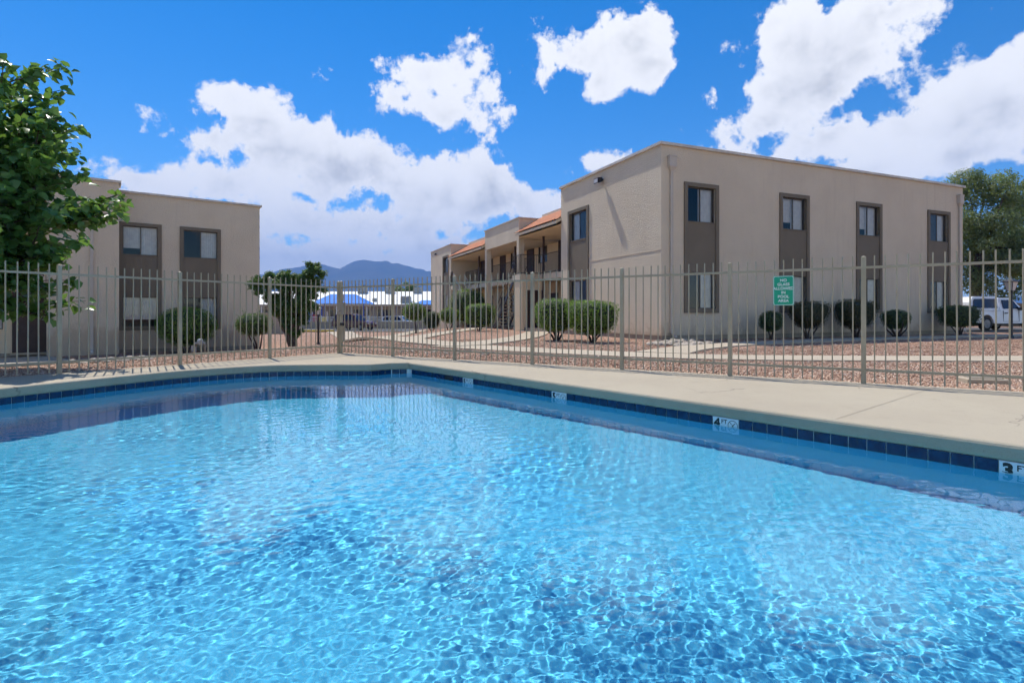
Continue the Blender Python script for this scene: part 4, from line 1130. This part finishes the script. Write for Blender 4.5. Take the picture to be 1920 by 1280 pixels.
for k, (fx, fy, fh) in enumerate(((-16, 170, 8), (-66, 142, 9), (62, 95, 10))):
    clump_tree('far_tree', ('distant low tree past the end of the white roof', 'distant tree seen beside the apartment corner past the white roof', 'distant tree beyond the board fence and eucalyptus')[k], fx, fy, fh, [(0, 0, fh * .62, fh * .3), (-fh * .2, 0, fh * .55, fh * .22), (fh * .2, 0, fh * .6, fh * .22)], 'leaf_juniper', 2600, .6, 70 + k, .3, 5, clumps=30, group='distant rounded trees')

# ------------------------------------------------------------------ small things on the gravel
def stone_mesh(k):
    bm = bmesh.new(); bmesh.ops.create_icosphere(bm, subdivisions=2, radius=.5); r = random.Random(k)
    s = (r.uniform(.75, 1.2), r.uniform(.6, .95), r.uniform(.38, .6)); c = [(Vector((r.gauss(0, 1), r.gauss(0, 1), r.gauss(0, 1))).normalized(), r.uniform(.28, .42)) for _ in range(7)]
    for v in bm.verts:
        for n, d in c:
            t = v.co.dot(n) - d
            if t > 0: v.co -= n * t * .8
        v.co = Vector((v.co.x * s[0], v.co.y * s[1], v.co.z * s[2]))
    me = bpy.data.meshes.new('stone'); bm.to_mesh(me); bm.free(); me.materials.append(M['rock']); return me


STONES = [stone_mesh(k) for k in range(7)]
def rock_bed(label, pts, smin, smax, n, seed):
    cx = sum(p[0] for p in pts) / len(pts); cy = sum(p[1] for p in pts) / len(pts); r = random.Random(seed)
    e = empty('rock_bed', (cx, cy, 0), 0, label, 'rocks')
    x0, x1 = min(p[0] for p in pts), max(p[0] for p in pts); y0, y1 = min(p[1] for p in pts), max(p[1] for p in pts); k = 0
    while k < n:
        p = (r.uniform(x0, x1), r.uniform(y0, y1))
        if not inside(p, pts): continue
        s = r.uniform(smin, smax); o = link('stone', STONES[k % 7], e, (p[0] - cx, p[1] - cy, ground_z(*p) + s * .1)); o.scale = (s, s, s)
        o.rotation_euler = (r.uniform(-.3, .3), r.uniform(-.3, .3), r.uniform(0, 6.28)); k += 1


rock_bed('heap of pale river stones under the corner downspout', [(4.15, 17.2), (5.0, 16.0), (6.4, 17.4), (6.35, 19.6), (5.4, 19.4)], .14, .34, 95, 3)
rock_bed('patch of pale river stones by the fence under the mulberry tree', [(-10.4, 12.6), (-8.6, 11.0), (-7.8, 11.9), (-9.6, 14.0), (-11.2, 15.2)], .1, .26, 80, 4)
rock_bed('few loose stones along the path edge outside the gate', [(-3.2, 13.9), (-.6, 12.9), (.2, 13.2), (-2.6, 14.4)], .06, .16, 22, 5)

# loose gravel, as real stones where the ground is close enough to see them
PATHS = [o for o in col.objects if o.name.split('.')[0] == 'path']
PB = [np.array([v.co[:2] for v in o.data.vertices]).reshape(-1, 4, 2)[:, 2:4] for o in PATHS]
def pebbles(n, seed=12):
    rng = np.random.default_rng(seed); P = np.zeros((0, 2))
    while len(P) < n:
        k = n * 2; Yd = 1 / rng.uniform(1 / 21, 1 / 6.2, k); Xd = Yd * rng.uniform(-1.02, 1.02, k)
        keep = ~np_inside(Xd, Yd, np.array(OUT))
        for quads in PB:
            for (a, b) in zip(quads[:-1], quads[1:]): keep &= ~np_inside(Xd, Yd, np.array([a[0], a[1], b[1], b[0]]))
        rel = np.stack([Xd - BC.x, Yd - BC.y], 1); keep &= ~((rel @ np.array(BU) > -.1) & (rel @ np.array(BV) > -.1))
        stray = (rng.uniform(0, 1, k) < .012) & ~np_inside(Xd, Yd, np.array(OUT_IN)); keep = (keep | stray) & ~((rel @ np.array(BU) > -.1) & (rel @ np.array(BV) > -.1))
        P = np.vstack([P, np.stack([Xd, Yd], 1)[keep]])
    P = P[:n]; z = np.array([ground_z(x, y) for x, y in P]); n = len(P)
    base = np.array([(1, 0, 0), (-1, 0, 0), (0, 1, 0), (0, -1, 0), (0, 0, 1), (0, 0, -1)], float)
    V = base[None] * rng.uniform(.55, 1.15, (n, 6, 1)) * np.stack([rng.uniform(.7, 1.2, n), rng.uniform(.6, 1, n), rng.uniform(.4, .75, n)], 1)[:, None]
    V += rng.normal(0, .16, V.shape)
    t = rng.uniform(0, 6.28, n); c, q = np.cos(t)[:, None], np.sin(t)[:, None]; X_, Y_ = V[..., 0] * c - V[..., 1] * q, V[..., 0] * q + V[..., 1] * c
    r = rng.uniform(.016, .034, n)[:, None]
    V = np.stack([X_ * r + P[:, :1], Y_ * r + P[:, 1:], V[..., 2] * r + (z + .006)[:, None]], -1).reshape(-1, 3)
    f = np.array([(0, 2, 4), (2, 1, 4), (1, 3, 4), (3, 0, 4), (2, 0, 5), (1, 2, 5), (3, 1, 5), (0, 3, 5)])
    return V, (f[None] + (np.arange(n) * 6)[:, None, None]).reshape(-1, 3)


def pebble_mat():
    m = bpy.data.materials.new('gravel_stone'); m.use_nodes = True; g = G(m.node_tree); p = m.node_tree.nodes['Principled BSDF']
    ramp = g.n('ValToRGB'); e = ramp.color_ramp.elements; g.set(ramp.inputs[0], g.n('NewGeometry').outputs['Random Per Island'])
    e[0].position = 0; e[0].color = (.20, .115, .08, 1); e[1].position = 1; e[1].color = (.66, .54, .43, 1)
    for q, c in ((.25, (.36, .22, .155, 1)), (.5, (.48, .325, .235, 1)), (.75, (.42, .265, .185, 1))): x = e.new(q); x.color = c
    g.set(p.inputs['Base Color'], ramp.outputs[0]); p.inputs['Roughness'].default_value = .95; p.inputs['Specular IOR Level'].default_value = .2
    return m


gvv, gff = pebbles(62000)
gr_ = link('gravel', np_mesh('gravel', gvv, gff, pebble_mat())); tag(gr_, 'loose pinkish brown gravel stones outside the fence', None, None, 'stuff')

cbk = MB(); cbk.cbox(-.25, .25, -.17, .17, -.05, .06, .015)
cb = empty('utility_box', (6.62, 7.72, -.01), -.3, 'low flat concrete utility box cover lying in the gravel', 'utility box'); cbk.build('box_rim', M['path'], cb)
MB().box(-.19, .19, -.11, .11, .058, .07).build('cover_plate', M['foundation'], cb)

x, y = -10.15, 17.9
bf = empty('backflow_valve', (x, y, ground_z(x, y)), .6, 'small grey irrigation valve on two pipes before the round bush', 'valve')
for dx in (-.13, .13): MB().tube([(dx, 0, -.1), (dx, 0, .34), (dx * .6, 0, .40)], .028, 8).build('pipe', M['copper'], bf, smooth=True)
MB().lathe([(.0, .32), (.075, .33), (.095, .40), (.095, .47), (.06, .53), (.0, .54)], 12).build('valve_body', M['grey_box'], bf, smooth=True)
MB().tube([(-.15, 0, .39), (.15, 0, .39)], .034, 8).build('cross_pipe', M['copper'], bf, smooth=True)
MB().box(-.25, -.12, -.06, .06, .12, .3).build('control_box', M['grey_box'], bf)


def lantern(x, y, h, label, s=1.):
    gz = ground_z(x, y); e = empty('lamp_post', (x, y, gz), .3, label, 'lamp post', 'lamp posts')
    MB().lathe([(.10, -.05), (.10, .06), (.062, .10), (.055, h - .62), (.07, h - .60), (.07, h - .56), (.03, h - .52)], 12).build('post', M['black'], e, smooth=False)
    a, b = .095 * s, .165 * s; z0, z1 = h - .5, h - .16
    def sq(r, z): return [(r, r, z), (-r, r, z), (-r, -r, z), (r, -r, z)]
    hd = MB(); hd.loft([sq(a + .015, z0 - .03), sq(a + .015, z0)]);
    for sx in (-1, 1):
        for sy in (-1, 1): hd.tube([(sx * a, sy * a, z0), (sx * b, sy * b, z1)], .012, 4)
    hd.loft([sq(b + .06, z1), sq(b + .06, z1 + .025), sq(.05, z1 + .13), sq(.03, z1 + .16)]); hd.lathe([(.012, z1 + .15), (.025, z1 + .18), (.0, z1 + .22)], 8)
    ho = hd.build('lantern_head', M['black'], e)
    gl_ = MB(); gl_.loft([sq(a - .004, z0), sq(b - .004, z1)], cap=False); gl_.build('lantern_glass', M['lamp_glass'], ho)


lantern(20.2, 22.26, 2.42, 'black lamp post with a square lantern before the white pickup')
lantern(-11.2, 31.8, 2.2, 'thin dark lamp post on the gravel near the gate path', .8)

# ------------------------------------------------------------------ vehicles
def wheel(parent, x, y, r, w=.22):
    t = MB(); t.loft([[(x + q * math.cos(6.2832 * k / 24), yy, r + q * math.sin(6.2832 * k / 24)) for k in range(24)] for q, yy in ((r * .62, y - w / 2), (r * .93, y - w / 2), (r, y - w / 3), (r, y + w / 3), (r * .93, y + w / 2), (r * .62, y + w / 2))])
    o = t.build('wheel', M['rubber'], parent, smooth=False)
    h = MB(); h.loft([[(x + q * math.cos(6.2832 * k / 20), yy, r + q * math.sin(6.2832 * k / 20)) for k in range(20)] for q, yy in ((r * .61, y - w / 2 - .004), (r * .55, y - w / 2 + .05), (r * .2, y - w / 2 + .03), (r * .16, y - w / 2 - .004), (r * .05, y - w / 2 - .006))])
    for q in range(5):
        a = 6.2832 * q / 5; c_, s_ = math.cos(a), math.sin(a); h.tube([(x + r * .15 * c_, y - w / 2 + .012, r + r * .15 * s_), (x + r * .58 * c_, y - w / 2 + .012, r + r * .58 * s_)], r * .09, 5)
    h.build('rim', M['chrome'], o)


def side_panel(mb, prof, y0, y1, inset=0.):                    # closed x/z outline pulled across the car, sides leaning in at the top
    zs = [z for _, z in prof]; zl, zh = min(zs), max(zs)
    f = lambda z: inset * max(0, (z - zl) / (zh - zl)) ** 1.5
    mb.loft([[(x, y0 + f(z), z) for x, z in prof], [(x, y1 - f(z), z) for x, z in prof]])


def arch(cx, r, z0, n=9): return [(cx + r * math.cos(math.pi * k / n), z0 + r * math.sin(math.pi * k / n)) for k in range(n + 1)]


def pickup(x, y, rz):
    gz = ground_z(x, y) + .05
    e = empty('pickup_truck', (x, y, gz), rz, 'white pickup truck with a camper shell parked past the wall end', 'truck')
    # x runs from the tail (0) to the nose (5.4); near side is y = 0
    low = [(0, .55), (0, 1.08), (.05, 1.12), (3.05, 1.14), (4.35, 1.10), (5.15, 1.02), (5.36, .88), (5.4, .55), (5.3, .42)] + [(px, pz) for px, pz in arch(4.42, .46, .42)] + [(3.9, .40), (1.75, .40)] + [(px, pz) for px, pz in arch(1.22, .46, .42)] + [(.7, .45), (.1, .48)]
    b = MB(); side_panel(b, low, 0, 1.9, .04); body = b.build('body', M['truck_white'], e)
    shell = [(.06, 1.12), (.16, 1.55), (.34, 1.80), (.6, 1.86), (2.1, 1.87), (2.16, 1.12)]
    b = MB(); side_panel(b, shell, .04, 1.86, .16); sh_ = b.build('camper_shell', M['truck_white'], e)
    cab = [(2.2, 1.13), (2.24, 1.74), (2.34, 1.80), (3.2, 1.80), (3.36, 1.74), (3.95, 1.12)]
    b = MB(); side_panel(b, cab, .04, 1.86, .2); cb_ = b.build('cab', M['truck_white'], e)
    def glass(prof, parent, name, yy=.0):
        m = MB(); m.loft([[(px, yy + .04 + .16 * max(0, (pz - 1.12) / .74) ** 1.5 - .012, pz) for px, pz in prof], [(px, yy + .04 + .16 * max(0, (pz - 1.12) / .74) ** 1.5 + .02, pz) for px, pz in prof]]); m.build(name, M['tint'], parent)
    glass([(.26, 1.24), (.36, 1.6), (.46, 1.72), (1.05, 1.74), (1.05, 1.24)], sh_, 'side_window'); glass([(1.09, 1.24), (1.09, 1.74), (2.0, 1.74), (2.02, 1.24)], sh_, 'side_window')
    glass([(2.44, 1.2), (2.46, 1.68), (3.15, 1.69), (3.28, 1.64), (3.66, 1.2)], cb_, 'door_window')
    MB().loft([[(3.40, .24, 1.70), (3.40, 1.66, 1.70), (3.95, 1.78, 1.15), (3.95, .12, 1.15)], [(3.43, .24, 1.71), (3.43, 1.66, 1.71), (3.99, 1.78, 1.15), (3.99, .12, 1.15)]]).build('windscreen', M['tint'], cb_)
    d = MB(); d.box(2.38, 2.395, -.004, .02, .5, 1.1); d.box(3.55, 3.565, -.004, .02, .5, 1.1); d.box(2.395, 3.55, -.004, .02, .5, .512); d.build('door_seam', M['black'], body)
    MB().box(2.48, 2.68, -.03, .01, .93, .99).build('door_handle', M['black'], body)
    MB().box(3.5, 3.68, -.2, .05, 1.12, 1.28).build('wing_mirror', M['black'], cb_)
    MB().box(-.02, .06, -.006, .2, .72, 1.04).build('tail_light', M['red_lens'], body); MB().box(5.2, 5.38, -.004, .3, .78, .95).build('headlight', M['lamp_glass'], body)
    MB().box(-.16, -.01, .02, 1.88, .46, .64).build('rear_bumper', M['chrome'], e); MB().box(5.38, 5.5, .02, 1.88, .44, .66).build('front_bumper', M['chrome'], e)
    MB().box(.08, 2.2, -.008, .0, 1.085, 1.105).build('trim_stripe', M['grey_box'], body)
    MB().box(.3, 5.1, .25, 1.65, .3, .5).build('chassis', M['black'], e)
    for px in (1.22, 4.42):
        for py in (.13, 1.77): wheel(e, px, py, .385)


pickup(24.35, 29.2, R(15))


def car(label, x, y, rz, mat, name, suv=True):
    gz = ground_z(x, y) + .06; e = empty(name, (x, y, gz), rz, label, 'car', 'cars in the far car park')
    k = 1.0 if suv else .86
    low = [(0, .4), (.0, .85 * k), (.12, .95 * k), (3.1, .98 * k), (4.2, .88 * k), (4.5, .7 * k), (4.5, .35)] + arch(3.65, .38, .34) + [(3.2, .3), (1.3, .3)] + arch(.88, .38, .34) + [(.3, .34)]
    b = MB(); side_panel(b, low, 0, 1.8, .05); body = b.build('body', M[mat], e)
    top = [(.08, .95 * k), (.3, 1.55 * k), (.55, 1.64 * k), (2.3, 1.66 * k), (2.55, 1.6 * k), (3.2, .97 * k)]
    b = MB(); side_panel(b, top, .05, 1.75, .2); cabin = b.build('cabin', M[mat], e)
    for pr in ([(.36, 1.05), (.46, 1.5), (1.2, 1.56), (1.2, 1.05)], [(1.28, 1.05), (1.28, 1.56), (2.3, 1.56), (2.85, 1.05)]):
        m = MB(); f = lambda z: .05 + .2 * max(0, (z - .95 * k) / (.71 * k)) ** 1.5; pr = [(a, c * k) for a, c in pr]
        m.loft([[(a, f(c) - .015, c) for a, c in pr], [(a, f(c) + .02, c) for a, c in pr]]); m.build('side_window', M['tint'], cabin)
    MB().loft([[(2.58, .28, 1.56 * k), (2.58, 1.52, 1.56 * k), (3.2, 1.66, .99 * k), (3.2, .14, .99 * k)], [(2.62, .28, 1.57 * k), (2.62, 1.52, 1.57 * k), (3.25, 1.66, .99 * k), (3.25, .14, .99 * k)]]).build('windscreen', M['tint'], cabin)
    for yy in (.12, 1.4): MB().box(4.42, 4.515, yy, yy + .3, .62 * k, .8 * k).build('headlight', M['lamp_glass'], body)
    MB().box(4.44, 4.52, .5, 1.3, .5 * k, .72 * k).build('grille', M['black'], body)
    for px in (.88, 3.65):
        for py in (.1, 1.7): wheel(e, px, py, .34)


car('dark maroon suv parked by the low block wall', -18.9, 57.5, R(-22), 'maroon', 'parked_suv')
car('white hatchback parked behind the low block wall', -16.0, 66.5, R(-8), 'truck_white', 'parked_car', False)

# ------------------------------------------------------------------ far background
def wall_run(name, label, pts, h, t, mat, cat='wall', z=None):
    e = empty(name, (pts[0][0], pts[0][1], 0), 0, label, cat)
    for a, b in zip(pts[:-1], pts[1:]):
        L = math.dist(a, b); m = MB(); m.box(0, L, -t / 2, t / 2, -.3, h - .06); o = m.build('wall_panel', M[mat], e, loc=(a[0] - pts[0][0], a[1] - pts[0][1], ground_z(*a)), rz=math.atan2(b[1] - a[1], b[0] - a[0]))
        MB().box(-.02, L + .02, -t / 2 - .03, t / 2 + .03, h - .06, h).build('wall_cap', M['path'], o)
    return e


wall_run('block_wall', 'tan block wall joining the apartment block behind the juniper', [(-29, 47.5), (-18.6, 48.3)], 1.85, .2, 'tan_block')
wall_run('block_wall', 'low tan block wall behind the parked suv', [(-34, 62.5), (-9.5, 63.5)], .86, .2, 'tan_block')
MB().box(-27, -17.2, 53.0, 53.2, -.85, -.62).build('kerb', M['yellow'])
bpy.data.objects['kerb']['kind'] = 'structure'
# white rail fence
wf = empty('rail_fence', (-30, 69, -.78), 0, 'white rail fence with thin pickets behind the car park', 'fence')
for k in range(9): MB().box(k * 3, k * 3 + .12, -.06, .06, 0, 1.5).build('post', M['white_paint'], wf)
for z in (.25, 1.3): MB().box(0, 24.1, -.03, .03, z, z + .07).build('rail', M['white_paint'], wf)
pk = MB()
for k in range(200): pk.box(k * .12, k * .12 + .025, -.012, .012, .1, 1.36)
pk.build('pickets', M['white_paint'], wf)['kind'] = 'stuff'
# white roofed school building
SB = empty('school_building', (-66, 108, -.85), 0, 'long low building with a bright white metal roof', 'building')
w = MB(); w.box(0, 62, 0, 14, 0, 3.3); w.build('wall', M['tan_block'], SB)
MB().loft([[(-1, -2.2, 3.35), (63, -2.2, 3.35), (63, 15, 3.35), (-1, 15, 3.35)], [(-1, -2.2, 3.6), (63, -2.2, 3.6), (63, 15, 3.6), (-1, 15, 3.6)], [(3, 7.4, 6.45), (59, 7.4, 6.45), (59, 8, 6.45), (3, 8, 6.45)]]).build('roof', M['white_roof'], SB)
MB().box(-1.05, 63.05, -2.26, -2.15, 3.2, 3.58).build('fascia', M['tan_block'], SB)
for k in range(13): MB().box(2 + k * 4.7, 5.2 + k * 4.7, -.06, .05, .9, 2.6).build('window', M['tint'], SB)
for k in range(22): MB().box(k * 2.9 + .2, k * 2.9 + .42, -2.1, -1.88, 0, 3.3).build('porch_post', M['blue_plastic' if k % 5 == 0 else 'white_paint'], SB)
AC = 'rooftop cooling units on the white roof'
for (ux, uy, uz, s, lb) in ((34.9, 114.5, 6.3, 1.0, 'grey rooftop cooling unit on the roof ridge past the gate'), (40.6, 114.5, 6.2, .95, 'grey rooftop cooling unit mid way along the white roof'), (46.3, 114.5, 6.1, .9, 'grey rooftop cooling unit by the far tree'), (45.3, 107.4, 3.8, 1.05, 'large grey rooftop cooling unit low on the white roof'), (39.0, 108, 4.3, .42, 'small vent box low on the white roof')):
    e = empty('cooling_unit', (-66 + ux, uy, uz - .85), 0, lb, 'cooling unit', AC)
    MB().cbox(-.9 * s, .9 * s, -.7 * s, .7 * s, -.8, 1.25 * s, .05).build('casing', M['grey_box'], e)
    for dx in (-.45, .45): MB().lathe([(.36 * s, 1.25 * s), (.36 * s, 1.36 * s), (.3 * s, 1.36 * s), (.1 * s, 1.3 * s)], 10, (dx * s, 0)).build('fan', M['black'], e)
# blue shade canopies
for (cx, cy, hw_, hd_, z0, z1, lb) in ((-27.6, 90, 4.4, 3.4, 2.55, 4.15, 'bright blue pyramid shade canopy on posts before the white roof'), (-14.6, 96, 2.4, 2.4, 2.5, 3.3, 'small blue shade canopy beside the courtyard tree shrub')):
    e = empty('shade_canopy', (cx, cy, -.8), 0, lb, 'canopy', 'blue shade canopies')
    MB().loft([[(-hw_, -hd_, z0 + .8), (hw_, -hd_, z0 + .8), (hw_, hd_, z0 + .8), (-hw_, hd_, z0 + .8)], [(-hw_ * .97, -hd_ * .97, z0 + .88), (hw_ * .97, -hd_ * .97, z0 + .88), (hw_ * .97, hd_ * .97, z0 + .88), (-hw_ * .97, hd_ * .97, z0 + .88)], [(-hw_ * .45, -.15, z1 + .8), (hw_ * .45, -.15, z1 + .8), (hw_ * .45, .15, z1 + .8), (-hw_ * .45, .15, z1 + .8)]]).build('canopy_cloth', M['blue_sail'], e)
    for sx in (-1, 1):
        for sy in (-1, 1): MB().tube([(sx * hw_ * .95, sy * hd_ * .95, 0), (sx * hw_ * .95, sy * hd_ * .95, z0 + .84)], .08, 8).build('canopy_post', M['blue_plastic'], e)
# playground structure
pg = empty('play_structure', (-30.5, 84, -.8), 0, 'playground structure with a yellow panel and blue post', 'playground')
MB().box(-.8, .0, -.3, .3, 0, 2.2).build('blue_tower', M['blue_plastic'], pg); MB().box(.9, 2.2, -.1, .1, .4, 1.3).build('yellow_panel', M['yellow'], pg); MB().box(.1, .8, -.2, .2, .2, 1.6).build('red_panel', M['red_plastic'], pg)
for dx in (.05, .85, 2.25): MB().tube([(dx, 0, 0), (dx, 0, 2.1)], .06, 8).build('play_post', M['white_paint'], pg)
# board fence behind the pickup
bf_ = empty('board_fence', (32, 44, ground_z(32, 44)), .1, 'tan wooden board fence behind the white pickup', 'fence')
brd = MB().box(0, .145, -.012, .012, 0, 1.85).mesh('board', M['wood_fence'])
for k in range(150): link('board', brd, bf_, (k * .15, 0, random.uniform(-.02, .02)))
for z in (.4, 1.4): MB().box(0, 22.5, .015, .06, z, z + .09).build('rail', M['wood_fence'], bf_)

# mountains far off
M['mountain'] = material('mountain_rock_and_scrub', (.035, .045, .045), .95, (.07, .07, .055), .004, coords='world')
RIDGE = [(-400, 470), (-200, 500), (0, 512), (250, 522), (430, 518), (500, 512), (530, 504), (560, 499), (600, 494), (622, 499), (640, 501), (656, 493), (674, 486), (700, 489), (722, 488), (738, 492), (752, 493), (775, 500), (808, 508), (900, 520), (1000, 530), (1150, 540), (1300, 546), (1600, 552), (2000, 556), (2400, 560)]
DM = 4600.; V = []; F = []; nr, nc = 16, 260; rm = np.random.default_rng(4)
rx = [(p[0] - 960) / 1031 * DM for p in RIDGE]; rz_ = [(588 - p[1]) / 1031 * DM for p in RIDGE]
cols = np.linspace(rx[0], rx[-1], nc); hz = np.interp(cols, rx, rz_)
kk = [(rm.uniform(.004, .02), rm.uniform(0, 6.28), rm.uniform(.3, 1)) for _ in range(14)]
spur = sum(a * np.sin(k * cols + p) for k, p, a in kk) / 5
for j in range(nr):
    t = j / (nr - 1)                                          # 0 foot, 1 crest
    for i in range(nc):
        h = hz[i] * (t ** 1.35) * (1 + (1 - t) * .5 * t * spur[i]) + rm.uniform(-1, 1) * hz[i] * .016 * (1 if 0 < j else 0)
        V.append((cols[i] * (1 + .0 * t), DM - 1500 * (1 - t) + 260 * spur[i] * t * (1 - t) * 2, h - 5))
for j in range(nr - 1):
    for i in range(nc - 1): a = j * nc + i; F.append((a, a + 1, a + nc + 1, a + nc))
b0 = len(V)
for i in range(nc): V.append((cols[i], DM + 1200, -5))
for i in range(nc - 1): a = (nr - 1) * nc + i; F.append((a, a + 1, b0 + i + 1, b0 + i))
mo = link('mountains', np_mesh('mountains', V, F, M['mountain'], True)); tag(mo, 'distant blue mountain range under the clouds', None, None, 'structure')

# ------------------------------------------------------------------ air
hz_ = MB(); hz_.box(-7200, 8600, -400, 6200, -12, 640); haze = hz_.build('haze', None); tag(haze, None, None, None, 'stuff')
hm = bpy.data.materials.new('haze_air'); hm.use_nodes = True; nt = hm.node_tree; nt.nodes.remove(nt.nodes['Principled BSDF'])
pv = nt.nodes.new('ShaderNodeVolumePrincipled'); pv.inputs['Color'].default_value = (.16, .42, 1, 1); pv.inputs['Density'].default_value = .0002; pv.inputs['Anisotropy'].default_value = .0
nt.links.new(pv.outputs[0], nt.nodes['Material Output'].inputs['Volume']); haze.data.materials.append(hm)
haze['label'] = 'thin blue air between the pool and the mountains'
